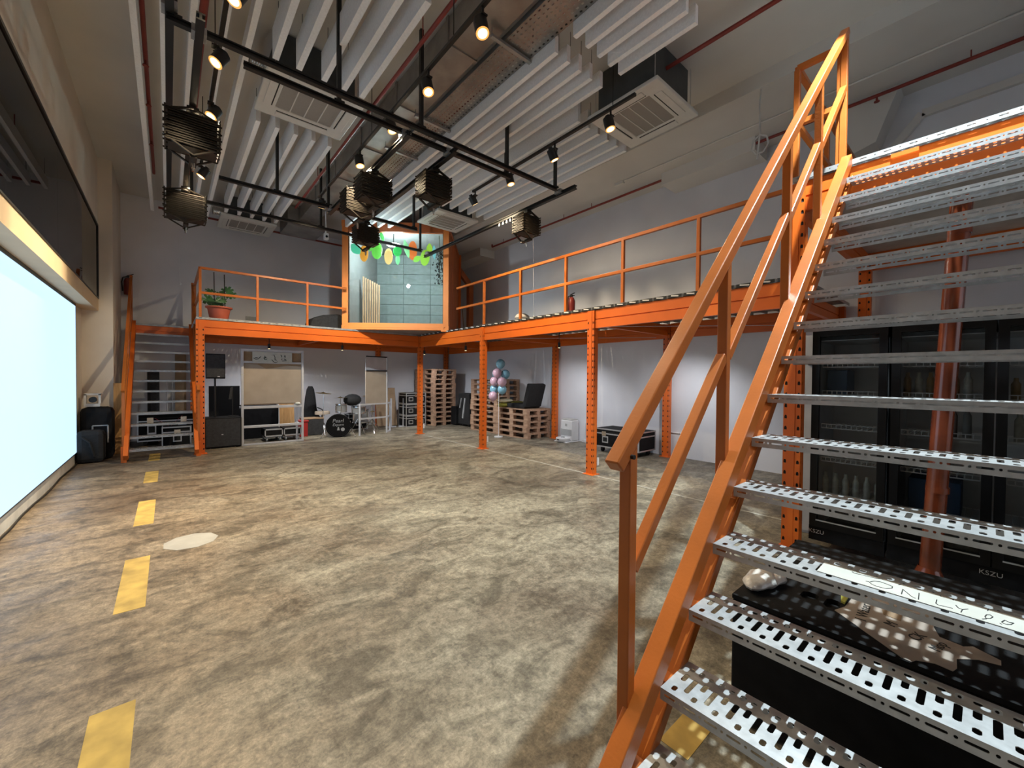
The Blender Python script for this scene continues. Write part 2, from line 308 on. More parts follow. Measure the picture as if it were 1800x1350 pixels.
def beam(p0, p1, h=.28, d=.055):
    # rack beam: rolled profile with a groove; p0, p1 top ends, centre line
    p0, p1 = Vector(p0), Vector(p1); x = (p1 - p0).normalized(); y = Vector((0, 0, 1)).cross(x)
    s = d / 2
    prof = [(-s, -h), (-s, -h * .56), (-s + .013, -h * .545), (-s + .013, -h * .51), (-s, -h * .495), (-s, -.012), (-s + .008, 0), (s - .008, 0), (s, -.012), (s, -h * .495), (s - .013, -h * .51), (s - .013, -h * .545), (s, -h * .56), (s, -h)]
    L = (p1 - p0).length
    return MB().prism(prof, lambda a, b, t: p0 + x * t + y * a + Vector((0, 0, b)), 0, L)
def tray(L, w=.2, hgt=.045, pitch=.0696, flange=True, top=True):
    # inverted perforated tray: along +X from 0 to L, depth 0..w in Y, top at z = 0
    m = MB(); n = int(L / (pitch / 2)) - 1; H = []
    if top:
        for i in range(n):
            u = pitch / 2 * (i + 1); r = .0086
            if i % 2: H += [slot(u - r, w * .21, u + r, w * .62), slot(u - r, w * .76, u + r, w * .90)]
            else: H += [slot(u - r, w * .10, u + r, w * .23), slot(u - r, w * .44, u + r, w * .66), slot(u - r, w * .78, u + r, w * .88)]
    m.plate([(0, 0), (L, 0), (L, w), (0, w)], H, lambda u, v, t: (u, v, -t), .002)
    FH = []
    if flange:
        for i in range(int(L / pitch)):
            u = pitch * (i + .5); FH.append(slot(u - .021, -hgt * .55, u + .021, -hgt * .36))
            if i: FH.append(slot(u - pitch / 2 - .004, -hgt * .56, u - pitch / 2 + .004, -hgt * .35))
    for yy in (0, w - .002): m.plate([(0, -hgt), (L, -hgt), (L, -.002), (0, -.002)], FH, lambda u, v, t, y=yy: (u, y + t, v), .002)
    return m
def plain_tray(L, w, hgt=.04):
    m = MB(); m.box(0, 0, -.002, L, w, 0).box(0, 0, -hgt, L, .002, 0).box(0, w - .002, -hgt, L, w, 0); return m
ZM = 2.545
# right wing
R = thing('mezzanine_platform', 'long orange rack mezzanine running along the right wall', 'mezzanine', (5.03, 5.4, 0))
pmsh = obj('post', post_mesh(ZM - .01), 'orange', R); pmsh.rotation_euler = (0, 0, -PI / 2); pmsh.location = (0, 4.25, 0)
cor_ = obj('post_shade_core', core_mesh(ZM - .01), 'slot_dark', R); cor_.rotation_euler = (0, 0, -PI / 2); cor_.location = (0, 4.25, 0)
for dx, dy in ((0, 1.46), (0, -1.40), (2.27, 1.55), (2.27, -1.4), (2.27, -4.0)): again(pmsh, R, (dx, dy, 0)); again(cor_, R, (dx, dy, 0))
for y0, y1 in ((4.19, 1.53), (1.39, -1.33), (-1.47, -4.0)): obj('beam', beam((0, y0, ZM), (0, y1, ZM)), 'orange', R)
for y0, y1 in ((6.5, 1.62), (1.48, -1.33), (-1.47, -3.95)): obj('beam', beam((2.27, y0, ZM), (2.27, y1, ZM)), 'orange', R)
for y in (4.25, 1.46, -1.40, -3.98): obj('cross_beam', beam((.06, y, ZM - .03), (2.2, y, ZM - .03), .2), 'orange', R)
for y0, y1 in ((1.3, -1.2), (-1.5, -3.8)): obj('brace', MB().bar((.1, y0, ZM - .25), (2.2, y1, ZM - .25), .03, .004), 'frame_grey', R)
pk = obj('deck_plank', plain_tray(2.36, .196).box(0, .05, .001, .10, .15, .0025), 'galvanised_dull', R); pk.location = (-.04, -4.1, ZM + .042)
for i in range(1, 41): again(pk, R, (-.04, -4.1 + i * .2075, ZM + .042))
ec = obj('end_light_strip', MB().obox((0, 0, 0), (.006, .10, .016), Matrix.Rotation(.12, 3, 'X')), 'ac_white', R); eb = obj('end_shade_strip', MB().box(-.002, -.09, -.019, .002, .09, .019), 'slot_dark', R)  # white and black strips paint lit tops and shaded openings of plank ends
ec.location = (-.046, -4.0, ZM + .022); eb.location = (-.041, -4.0, ZM + .021)
for i in range(1, 40): again(ec, R, (-.046, -4.0 + i * .2075, ZM + .022)); again(eb, R, (-.041, -4.0 + i * .2075, ZM + .021))
# left wing
Lw = thing('mezzanine_platform', 'short orange rack mezzanine against the back wall beside the stairs', 'mezzanine', (.46, 9.65, 0))
p2 = obj('post', post_mesh(ZM - .01), 'orange', Lw); c2 = obj('post_shade_core', core_mesh(ZM - .01), 'slot_dark', Lw)
for dx, dy in ((0, 2.5), (4.45, 2.5), (6.85, 2.5)): again(p2, Lw, (dx, dy, 0)); again(c2, Lw, (dx, dy, 0))
obj('beam', beam((.06, 0, ZM), (4.5, 0, ZM)), 'orange', Lw); obj('beam', beam((.06, 2.5, ZM), (4.4, 2.5, ZM)), 'orange', Lw); obj('beam', beam((4.5, 2.5, ZM), (6.8, 2.5, ZM)), 'orange', Lw)
for x in (0, 2.25): obj('cross_beam', beam((x, .06, ZM - .03), (x, 2.45, ZM - .03), .2), 'orange', Lw)
obj('landing_beam', beam((-1.0, 2.12, ZM), (-.06, 2.12, ZM), .2), 'orange', Lw)
q = obj('deck_plank', tray(4.5, .2, .04, .14), 'galvanised_dull', Lw); q.location = (-.06, -.04, ZM + .042)
for i in range(1, 13): again(q, Lw, (-.06, -.04 + i * .205, ZM + .042))
for i in range(2): obj('landing_plank', plain_tray(.95, .24), 'galvanised_dull', Lw).location = (-1.03, 2.1 + i * .25, ZM + .042)
# upper platform
ZU = 3.253
U = thing('upper_platform', 'higher orange platform above the drink fridges, reached by the near stairs', 'platform', (4.2, 1.11, 0))
p3 = obj('post', post_mesh(ZU - .06), 'orange', U); p3.rotation_euler = (0, 0, -PI / 2)
c3 = obj('post_shade_core', core_mesh(ZU - .06), 'slot_dark', U); c3.rotation_euler = (0, 0, -PI / 2)
for dx, dy in ((3.0, 0), (0, -3.2), (3.0, -3.2)): again(p3, U, (dx, dy, 0)); again(c3, U, (dx, dy, 0))
obj('beam', beam((0, -.06, ZU - .045), (0, -3.15, ZU - .045), .26), 'orange', U); obj('beam', beam((.05, .0, ZU - .045), (2.95, 0, ZU - .045), .26), 'orange', U)
obj('beam', beam((3.0, -.06, ZU - .045), (3.0, -3.15, ZU - .045), .24), 'orange', U)
obj('beam_clip', MB().box(-.05, -.75, ZU - .085, -.026, -.6, ZU - .055), 'orange', U)
uq = obj('deck_plank', tray(3.2, .195, .04, .14), 'galvanised_dull', U); uq.rotation_euler = (0, 0, -PI / 2); uq.location = (-.05, .05, ZU)
for i in range(1, 16): again(uq, U, (-.05 + i * .2, .05, ZU))
obj('soffit_board', MB().box(.03, .0, ZU - .056, 2.97, -3.15, ZU - .044), 'curb', U)
# ------------------------------------------------------------------ guard rails
def rail_set(name, label, pts, posts, zb, zt, mats='orange_rail', w=.045, mid=.5):
    t = thing(name, label, 'railing', (posts[0][0], posts[0][1], zb)); o = Vector(t.location)
    for a, b in zip(pts, pts[1:]):
        for z in (zt, zb + (zt - zb) * mid): obj('rail', MB().bar(Vector((a[0], a[1], z)) - o, Vector((b[0], b[1], z)) - o, w, w), mats, t, bevel=.004)
    for x, y in posts: obj('rail_post', MB().box(x - .022 - o.x, y - .022 - o.y, 0, x + .022 - o.x, y + .022 - o.y, zt - zb - .02), mats, t, bevel=.004)
    return t
ZD = ZM + .042
rail_set('guard_rail', 'long orange tube guard rail along the right mezzanine', [(5.04, 7.9), (5.04, 1.27)], [(5.04, 6.86), (5.04, 5.71), (5.04, 4.575), (5.04, 3.47), (5.04, 2.37), (5.04, 1.27)], ZD, 3.515)
rail_set('guard_rail', 'orange tube guard rail in front of the potted plant', [(.465, 11.6), (.465, 9.66), (3.15, 9.66)], [(.465, 9.66), (.465, 11.6), (1.39, 9.66), (2.32, 9.66)], ZD, 3.515)
rail_set('guard_rail', 'small orange gate frame at the top of the near stairs', [(7.3, 1.13), (4.2, 1.13), (4.2, .80)], [(4.2, 1.13), (5.2, 1.13), (6.2, 1.13), (4.2, .83)], ZU, 4.21)
# ------------------------------------------------------------------ near stairs
N0 = (1.325, .4067); DX, DZ = .2036, .2033; YL, YRR = .735, -.42
T = thing('staircase', 'steep orange steel staircase with perforated metal treads in the foreground', 'stairs', (1.1, .2, 0))
def tl(p): return (p[0] - 1.1, p[1] - .2, p[2])
tm = tray(YL - YRR, .205, .042); tread = obj('tread', tm, 'galvanised', T); tread.rotation_euler = (0, 0, -PI / 2); tread.location = tl((N0[0] - DX, YL, N0[1] - DZ))
for n in range(0, 14): again(tread, T, tl((N0[0] + n * DX, YL, N0[1] + n * DZ)))
def line(n, off=0): return (N0[0] + n * DX, N0[1] + n * DZ + off)
for y, sg in ((YL + .033, 1), (YRR - .033, -1)):
    a, b = line(-2.1, .035), line(13.9, .03); obj('stringer', MB().bar(tl((a[0], y, max(a[1], .02))), tl((b[0], y, b[1])), .066, .075), 'orange_rail', T, bevel=.004)
    a, b = line(-1.0, -.175), line(14.2, -.15); obj('stringer', MB().bar(tl((a[0], y - .012 * sg, a[1])), tl((b[0], y - .012 * sg, b[1])), .045, .05), 'orange_rail', T, bevel=.004)
    for n in range(-1, 14): obj('bracket', MB().box(*tl((line(n)[0] + .06, y - .028, line(n)[1] - .04)), *tl((line(n)[0] + .13, y + .012, line(n)[1] - .018))), 'orange_rail', T)
    yo = y + .036 * sg
    h0, h1 = (1.13, 1.205), (4.195, 4.318)
    hr = obj('handrail', MB().bar(tl((h0[0], yo, h0[1])), tl((h1[0], yo, h1[1])), .055, .05), 'orange_rail', T, bevel=.005)
    obj('bolt', MB().tube(tl((1.19, yo - .04 * sg, 1.235)), tl((1.19, yo - .026 * sg, 1.235)), .008), 'black_metal', hr)
    sl = (h1[1] - h0[1]) / (h1[0] - h0[0]); zr = lambda x: h0[1] + sl * (x - h0[0])
    px = [1.215, 1.975, 2.83, 3.48, 4.19]
    for x in px:
        nz = N0[1] + (x - N0[0]) / DX * DZ - .02
        rp = obj('rail_post', MB().box(*tl((x - .022, yo - .022, max(0.02, nz - .06))), *tl((x + .022, yo + .022, zr(x) - .02))), 'orange_rail', T, bevel=.004)
        obj('bolt', MB().tube(tl((x - .03, yo, max(.06, nz + .0))), tl((x - .02, yo, max(.06, nz + .0))), .009, 8), 'galvanised', rp)
    for x0, x1 in zip(px, px[1:]): obj('mid_rail', MB().bar(tl((x0 + .02, yo, zr(x0) - .46)), tl((x1 - .02, yo, zr(x1) - .46)), .042, .042), 'orange_rail', T, bevel=.004)
# prop pole behind the treads
pp = thing('support_pole', 'glossy rust brown steel prop leaning under the near stairs', 'pole', (4.05, .25, 0))
obj('tube', MB().tube((0, 0, .08), (0, -.11, 2.75), .055, 18), 'rust', pp, True); obj('foot', MB().lathe([(0, 0), (.06, 0), (.085, .05), (.085, .12), (.055, .2)], 16), 'rust', pp, True)
for z in (.75, 1.35, 1.95, 2.5): obj('collar', MB().tube((0, -.0412 * z, z - .02), (0, -.0412 * z, z + .02), .06, 18), 'rust', pp, True)
# paper sign on a tread
sg = thing('paper_sign', 'white grid paper with handwritten ONLY taped on a stair tread', 'sign', (1.8, .2, .8147))
obj('sheet', MB().box(-.03, -.62 + .2, 0, .075, .188, .0012), 'paper', sg)
st = MB()
for pl in ([(1.858, .305), (1.848, .296), (1.854, .281), (1.856, .262), (1.859, .243), (1.87, .225)], [(1.86, .184), (1.873, .18)], [(1.865, .141), (1.872, .133)], [(1.896, .096 - .0), (1.864, .087)][1:] + [(1.873, .09)], [(1.873, .061), (1.862, .061)], [(1.873, -.01), (1.858, -.009)],
           [(1.806, .26), (1.81, .252), (1.795, .243), (1.789, .228), (1.794, .208), (1.813, .195), (1.829, .196), (1.836, .21), (1.839, .228), (1.828, .242), (1.813, .249)],
           [(1.786, .17), (1.831, .171), (1.81, .158), (1.793, .148), (1.786, .138)], [(1.839, .134), (1.784, .131)], [(1.827, .094), (1.795, .094), (1.787, .088), (1.792, .075), (1.794, .059)],
           [(1.828, .054), (1.811, .048), (1.809, .04), (1.826, .029)], [(1.809, .04), (1.783, .042)], [(1.781, .001), (1.792, -.007)],
           [(1.806, -.004), (1.824, -.007), (1.831, -.014), (1.822, -.019), (1.803, -.014), (1.795, -.006), (1.806, -.004)], [(1.79, -.032), (1.785, -.035)],
           [(1.803, -.035), (1.823, -.041), (1.816, -.049), (1.821, -.057), (1.803, -.051), (1.794, -.043), (1.799, -.035)]):
    st.path([(x - 1.8, y - .2, .0012) for x, y in pl], .0014, 5)
obj('handwriting', st, 'ink', sg, label='black handwritten letters ONLY')
# black box under the stairs with things on it
bx = thing('speaker_box', 'large black box standing under the near stairs', 'box', (1.9, .72, 0))
obj('body', MB().box(0, -1.25, .02, .95, 0, .53), 'black_box', bx, bevel=.008); obj('lid', MB().plate([(0, -1.25), (.95, -1.25), (.95, 0), (0, 0)], [slot(.205, -.255, .285, -.195), slot(.20, -.33, .29, -.28), slot(.5, -.3, .6, -.2)], lambda u, v, w: (u, v, .55 - w), .018), 'black_box', bx)
for x in (.08, .87):
    for y in (-.1, -1.15): obj('foot', MB().box(x - .03, y - .03, 0, x + .03, y + .03, .02), 'black_box', bx)
nt = thing('paper_note', 'torn brown paper note with scribbled list on the black box', 'paper', (2.1, .2, .551))
out = [(2.089, .396), (2.154, .374), (2.288, .369), (2.384, .27), (2.394, .132), (2.239, .121), (2.172, .102), (2.16, .043), (2.187, .021), (2.15, -.043), (2.114, -.043), (2.097, .007), (2.046, .055), (1.98, .052), (1.949, .06), (1.955, .101), (1.928, .144), (1.904, .153), (1.91, .179)]
obj('sheet', MB().prism([(x - 2.1, y - .2) for x, y in out], lambda a, b, c: (a, b, c), 0, .0015), 'note_paper', nt)
obj('dark_card', MB().prism([(.193, .083), (.181, .012), (.094, .009), (.102, .06)], lambda a, b, c: (a, b, c), .0016, .003), 'kraft', nt)
text('handwriting', '1 Water', .05, 'ink', frame3((.06, .115, .002), (1, .05, 0), (-.05, 1, 0)), nt)
text('handwriting', 'M', .05, 'ink', frame3((.04, .03, .002), (1, -.2, 0), (.2, 1, 0)), nt); text('handwriting', 'CK', .05, 'ink', frame3((.01, -.045, .002), (1, -.3, 0), (.3, 1, 0)), nt); text('handwriting', 'Mop', .045, 'ink', frame3((-.01, -.1, .002), (1, -.2, 0), (.2, 1, 0)), nt)
tag(obj('yellow_scrap', MB().prism([(2.241, .403), (2.283, .38), (2.17, .378), (2.177, .392)], lambda a, b, c: (a, b, c), .5535, .562), 'cushion_lime'), 'small yellow scrap beside the brown paper note', 'scrap')
pkx = thing('wrapped_pack', 'crinkled plastic wrapped pack lying on the black box corner', 'package', (2.09, .655, .55))
m = MB(); m.ball((-.02, .01, .03), .105, .06, .032, 16, 8); m.ball((.06, -.03, .022), .07, .035, .022, 12, 6)
obj('wrap', MB().add([(x + .008 * math.sin(40 * y + 9 * z * 60), y + .006 * math.sin(55 * x), max(0, z + .005 * math.sin(70 * x + 30 * y))) for x, y, z in m.v], m.f), 'plastic_wrap', pkx, True)
obj('tray', MB().box(.02, .0, 0, .13, .06, .03).box(.035, .012, .03, .115, .048, .034), 'tan_plastic', pkx, bevel=.004)
# ------------------------------------------------------------------ fridges
def fridge(label, y0, y1, doors, badge):
    t = thing('display_fridge', label, 'fridge', (4.3, y1, 0)); w = y1 - y0; d = .68; z0, z1 = .12, 1.96
    obj('cabinet', MB().box(.05, -.03, z0, d, 0, z1).box(.05, -w, z0, d, -w + .03, z1).box(.05, -w, z0, d, 0, z0 + .06).box(.05, -w, z1 - .12, d, 0, z1).box(d - .03, -w, z0, d, 0, z1), 'charcoal', t)
    obj('liner', MB().box(.055, -w + .03, z0 + .06, d - .031, -w + .036, z1 - .12).box(.055, -.036, z0 + .06, d - .031, -.03, z1 - .12).box(d - .04, -w + .03, z0 + .06, d - .031, -.03, z1 - .12).box(.055, -w + .03, z1 - .126, d - .03, -.03, z1 - .12), 'frame_grey', t)
    obj('kick_panel', MB().box(.01, -w, z0 - .02, .05, 0, z0 + .1), 'black_box', t)
    text('badge', badge, .045, 'alu', frame3((.008, -.055 if doors == 1 else -w / 2, z0 + .055), (0, -1, 0), (0, 0, 1)), t)
    for k in range(doors):
        a = -w / doors * k; b = -w / doors * (k + 1)
        D = obj('door', MB().box(0, a - .055, z0 + .1, .045, a - .004, z1).box(0, b + .004, z0 + .1, .045, b + .055, z1).box(0, b + .055, z0 + .1, .045, a - .055, z0 + .16).box(0, b + .055, z1 - .09, .045, a - .055, z1), 'black_gloss', t)
        obj('pane', MB().box(.018, b + .055, z0 + .16, .026, a - .055, z1 - .09), 'fridge_glass', D)
        obj('trim_strip', MB().box(-.003, b + .05, z0 + .155, .0, a - .05, z0 + .165), 'alu', D)
        for j, z in enumerate((.48, .79, 1.08, 1.37, 1.61)):
            sh = MB(); y_a, y_b = b + .06, a - .06
            for q in range(12): yy = y_a + (y_b - y_a) * q / 11; sh.box(.09, yy - .002, z, .6, yy + .002, z + .004).box(.088, yy - .0025, z, .092, yy + .0025, z + .035)
            sh.box(.087, y_a, z - .004, .093, y_b, z + .004).box(.087, y_a, z + .031, .093, y_b, z + .037).box(.59, y_a, z - .004, .6, y_b, z + .004)
            obj('shelf', sh, 'white_plastic', t)
    return t
fridge('black single glass door drink fridge beside the punched orange post', .515, 1.01, 1, 'KSZU')
fridge('black double glass door drink fridge behind the rust brown pole', -.56, .50, 2, 'KSZU')
def bottle(x, y, z, r, h, mat, lab, cat, nm):
    t = tag(obj(nm, MB().lathe([(0, 0), (r, 0), (r, h * .72), (r * .55, h * .84), (r * .5, h), (0, h)], 10, (x, y, z)), mat, smooth=True), lab, cat, 'bottles and jars in the fridges'); return t
k = 0
for shelf, lo, hi, n, mats, nm, hh in ((.484, .58, .93, 6, ['jar'], 'jar', .2), (1.374, .1, .42, 6, ['jar', 'amber'], 'bottle', .19), (1.084, .1, .24, 3, ['dim_grey'], 'jar', .22), (1.084, -.45, -.14, 3, ['jar'], 'bottle', .2), (1.374, -.45, -.12, 4, ['amber'], 'jar', .15)):
    for i in range(n):
        y = lo + (hi - lo) * i / (n - 1); where = ['beside the orange post', 'behind the rust brown pole', 'in the right hand fridge door'][0 if lo > .5 else 1 if lo > 0 else 2]
        bottle(4.47, y, shelf, .024, hh, mats[i % len(mats)], f'{ORD[i]} {nm} from the right on the {"bottom" if shelf < .6 else "middle" if shelf < 1.2 else "upper"} fridge shelf {where}', nm, nm)
tag(obj('carton', MB().box(4.5, .80, 1.374, 4.8, .94, 1.585), 'blue_box', bevel=.005), 'dark blue carton on the upper shelf of the single door fridge', 'carton')
tag(obj('carton', MB().box(4.45, .12, .484, 4.8, .40, .74), 'blue_box', bevel=.005), 'dark blue carton low in the double door fridge, left door', 'carton')
tag(obj('wire_basket', MB().path([(4.42, .44, .60), (4.42, .30, .60), (4.42, .30, .49), (4.42, .44, .49), (4.42, .44, .60)], .004), 'alu', smooth=True), 'small wire basket rim in front of the blue carton', 'basket') if False else None
fz = thing('grey_cabinet', 'pale grey cabinet squeezed between the orange post and the black fridge', 'cabinet', (4.75, 1.04, 0))
obj('body', MB().box(0, .0, 0, .5, .22, 1.93), 'frame_grey', fz, bevel=.006); obj('door', MB().box(-.012, .01, .03, 0, .21, 1.6), 'frame_grey', fz); obj('handle', MB().box(-.02, .02, 1.64, 0, .1, 1.66), 'black_metal', fz)
so = thing('wall_socket', 'white double socket with plug and cables above the fridges', 'socket', (XR, .98, 2.22))
obj('plate', MB().box(-.02, -.16, -.05, 0, .16, .05), 'white_plastic', so, bevel=.004); obj('plug', MB().box(-.06, .05, -.03, -.02, .12, .03), 'white_plastic', so)
obj('cord', MB().path([(-.05, .09 + .25 * math.sin(a / 8 * PI) * 1.0 + .02 * a, -.03 - .16 * math.sin(a / 8 * PI)) for a in range(9)], .006), 'black_metal', so, True)
tag(obj('wall_conduit', MB().tube((XR - .012, .8, 2.25), (XR - .012, -2, 2.25), .012), 'wall', smooth=True), 'thin painted conduit along the wall above the fridges', 'conduit')
# ------------------------------------------------------------------ far stairs
FS = thing('staircase', 'small orange steel staircase climbing to the mezzanine beside the screen', 'stairs', (-.1, 9.4, 0))
ft = obj('tread', tray(.86, .2, .034, .0696), 'galvanised_dull', FS); ft.location = (-.41, .0, .21)
for k in range(1, 12): again(ft, FS, (-.41, .197 * k, .21 + .196 * k))
for x, sgn in ((-.45, -1), (.49, 1)):
    obj('stringer', MB().bar((x, -.1, .1), (x, 2.42, 2.6), .06, .12), 'orange', FS); obj('stringer', MB().bar((x, .22, .02), (x, 2.55, 2.35), .04, .05), 'orange_rail', FS)
    obj('foot_post', MB().box(x - .035 + .03 * sgn, .02, 0, x + .035 + .03 * sgn, .10, .27), 'orange', FS)
    obj('rail_post', MB().box(x - .02 + .04 * sgn, .16, .2, x + .02 + .04 * sgn, .20, 1.2), 'orange_rail', FS)
    obj('rail_post', MB().box(x - .02 + .04 * sgn, 2.38, 2.4, x + .02 + .04 * sgn, 2.42, 3.58), 'orange_rail', FS)
    obj('rail_post', MB().box(x - .02 + .04 * sgn, 1.26, 1.3, x + .02 + .04 * sgn, 1.30, 2.35), 'orange_rail', FS)
    obj('handrail', MB().bar((x + .04 * sgn, .12, 1.2), (x + .04 * sgn, 2.44, 3.58), .045, .05), 'orange_rail', FS)
    obj('mid_rail', MB().bar((x + .04 * sgn, .2, .75), (x + .04 * sgn, 2.4, 3.05), .04, .04), 'orange_rail', FS)
# ------------------------------------------------------------------ container
ux, uy = .78059209, -.62504079; crz = math.atan2(uy, ux); CO = Vector((3.098, 9.799, 2.59))
K = thing('container_room', 'orange shipping container booth with a big glass front on the mezzanine corner', 'container', CO, crz)
CW, CD, CH = 2.469, 2.58, 2.5
obj('corner_post', MB().box(0, 0, .1, .13, .12, CH - .1).box(-.002, -.004, .12, .05, .0, CH - .1), 'container_orange', K, bevel=.006); obj('corner_post', MB().box(CW - .125, 0, .1, CW, .12, CH - .1).box(CW - .05, -.004, .12, CW + .002, .0, CH - .1), 'container_orange', K, bevel=.006)
obj('bottom_rail', MB().box(.13, .0, .0, CW - .125, .1, .155).box(.13, -.004, .05, CW - .125, .0, .07), 'container_orange', K, bevel=.006); obj('header', MB().box(.13, .0, CH - .22, CW - .125, .1, CH), 'container_side', K)
for x in (0, CW - .16):
    for z in (-.03, CH - .1): obj('corner_casting', MB().plate([(x - .01, z), (x + .17, z), (x + .17, z + .13), (x - .01, z + .13)], [slot(x + .05, z + .03, x + .11, z + .10)], lambda u, v, w: (u, -.012 + w, v), .02).box(x, .0, z, x + .16, .14, z + .13), 'container_orange', K)
cor = []; L = CD - .12; n = 9
for i in range(n): a = .12 + L * i / n; s = L / n; cor += [(a, 0), (a + s * .35, 0), (a + s * .5, .036), (a + s * .85, .036)]
def side(x, sg): 
    pts = [(x - sg * (.02 + dx), y) for y, dx in cor + [(CD, 0)]]; return MB().prism(pts + [(px - sg * .004, py) for px, py in pts[::-1]], lambda a, b, c: (a, b, c), .1, CH - .1)
obj('side_panel', side(CW, 1), 'container_side', K); obj('side_panel', side(0, -1), 'container_side', K)
for x in (.0, CW - .06): obj('side_rail', MB().box(x, .12, 0, x + .06, CD, .1).box(x, .12, CH - .1, x + .06, CD, CH), 'container_side', K)
obj('roof', MB().box(0, .1, CH - .02, CW, CD, CH), 'container_side', K); obj('floor_board', MB().box(.02, .1, .06, CW - .02, CD - .03, .12), 'pallet_wood', K); obj('underside', MB().box(.02, .1, 0, CW - .02, CD - .03, .05), 'dim_grey', K)
obj('back_panel', MB().box(0, CD - .03, 0, CW, CD, CH), 'container_side', K); obj('door_post', MB().box(CW - .02, CD - .12, 0, CW + .04, CD, CH), 'orange', K)
obj('pane', MB().box(.13, .05, .155, CW - .125, .06, CH - .22), 'glass', K); obj('gasket', MB().box(.13, .035, .155, .145, .075, CH - .22).box(CW - .14, .035, .155, CW - .125, .075, CH - .22), 'black_metal', K)
bw = obj('back_wall', MB().box(.05, CD - .12, .12, CW - .05, CD - .04, CH - .03), 'dim_grey', K)
blk = obj('block', MB().box(0, 0, 0, .78, .03, .288), 'block', bw, bevel=.006); blk.location = (.06, CD - .15, .13)
for r in range(8):
    for c in range(3):
        if r or c: again(blk, bw, (.06 + c * .786, CD - .15, .13 + r * .295))
obj('liner', MB().box(.06, .13, .12, .075, CD - .15, CH - .03).box(CW - .075, .13, .12, CW - .06, CD - .15, CH - .03).box(.06, .13, CH - .045, CW - .06, CD - .15, CH - .03), 'dim_grey', K)
for i in range(8): obj('wood_slat', MB().box(.17 + i * .057, .9, .12, .205 + i * .057, .93, 1.45 - .03 * i), 'slat_wood', K)
lp = thing('tube_lamp', 'bright white lamp under the container ceiling behind the glass', 'lamp', CO + Vector((ux * 1.07 - uy * .45, uy * 1.07 + ux * .45, 2.12)), crz)
obj('diffuser', MB().ball((0, 0, 0), .17, .07, .05, 16, 8), 'bulb_white', lp, True); obj('stem', MB().tube((0, 0, .04), (0, 0, .34), .01), 'black_metal', lp)
light('container_light', 'POINT', CO + Vector((ux * 1.07 - uy * .5, uy * 1.07 + ux * .5, 1.95)), INNER_W, (.80, .96, 1.0), size=.12)
def cl(u, v, w): return CO + Vector((ux * u - uy * v, uy * u + ux * v, w - CO.z))
leaves = [(.29, 4.48, .11, .15, .7, (.25, .85, .62), 'teal leaf'), (.48, 4.375, .10, .19, 0, (.95, .55, .12), 'yellow orange mango'), (.645, 4.53, .05, .11, -.3, (.35, .8, .25), 'small green leaf'), (.78, 4.45, .125, .20, 0, (.35, .85, .22), 'large green mango'), (.9, 4.775, .045, .12, .3, (.3, .9, .35), 'tall pointed green leaf'), (1.052, 4.316, .10, .19, 0, (1, .78, .40), 'pale yellow mango'), (1.257, 4.44, .10, .12, 0, (.12, .75, .25), 'round green mango'), (1.267, 4.25, .055, .13, 0, (.4, .9, .5), 'hanging mint leaf'), (1.475, 4.50, .06, .22, .25, (.5, .92, .55), 'slim mint leaf'), (1.615, 4.463, .105, .225, 0, (.95, .36, .07), 'deep orange mango'), (1.715, 4.265, .07, .10, -.9, (.5, .88, .2), 'small lime leaf'), (1.905, 4.30, .11, .19, -.1, (.55, .85, .15), 'lime mango'), (2.01, 4.51, .07, .13, 0, (.6, .85, .15), 'upper lime leaf'), (2.12, 4.43, .045, .17, .05, (.45, .85, .9), 'narrow pale blue leaf')]
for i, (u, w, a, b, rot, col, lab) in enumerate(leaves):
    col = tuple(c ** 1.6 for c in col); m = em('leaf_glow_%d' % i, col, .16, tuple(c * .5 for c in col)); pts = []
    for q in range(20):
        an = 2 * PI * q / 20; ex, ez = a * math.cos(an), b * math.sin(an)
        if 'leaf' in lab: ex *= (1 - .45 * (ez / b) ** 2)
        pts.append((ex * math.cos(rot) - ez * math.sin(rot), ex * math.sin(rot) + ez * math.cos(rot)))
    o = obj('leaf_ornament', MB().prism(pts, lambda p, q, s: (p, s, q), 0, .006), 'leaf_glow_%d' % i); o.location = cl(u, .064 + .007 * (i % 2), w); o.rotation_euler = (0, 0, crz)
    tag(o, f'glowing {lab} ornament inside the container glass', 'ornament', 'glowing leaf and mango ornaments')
hp = thing('hanging_plant', 'dark trailing plant hanging at the right edge of the container glass', 'plant', cl(2.2, .3, 4.9), crz)
m = MB()
for i in range(170):
    z = -.35 - random.random() * .8; x = random.gauss(.02, .06); y = random.gauss(0, .05); a = random.random() * 6; s = .03
    m.add([(x, y, z), (x + s * math.cos(a), y + s * math.sin(a), z - .01), (x + s * 1.2 * math.cos(a + .4), y, z - .045), (x - .005, y + .01, z - .035)], [(0, 1, 2, 3)])
fo = obj('foliage', m, 'black_fabric', hp); fo['kind'] = 'stuff'; obj('stem', MB().path([(0, 0, 0), (.02, 0, -.4), (.01, .02, -.8), (.03, 0, -1.15)], .008), 'stem', hp)
# portal frame behind the container
tag(obj('portal_frame', MB().bar((7.1, 10.4, 2.6), (7.1, 10.4, 4.35), .16, .14).bar((7.1, 10.4, 4.3), (6.55, 10.55, 5.0), .16, .14), 'container_side'), 'brown orange kneed frame standing behind the container', 'frame')
bl = [tag(obj('leaning_board', MB().bar((6.35, 9.55, 2.6), (6.75, 10.3, 3.55), .02, .1), 'cardboard'), 'thin pale board leaning near the container side', 'board'), tag(obj('leaning_board', MB().bar((6.2, 9.7, 2.6), (6.6, 10.35, 3.6), .02, .06), 'kraft'), 'narrow dark board leaning beside the pale board', 'board')]
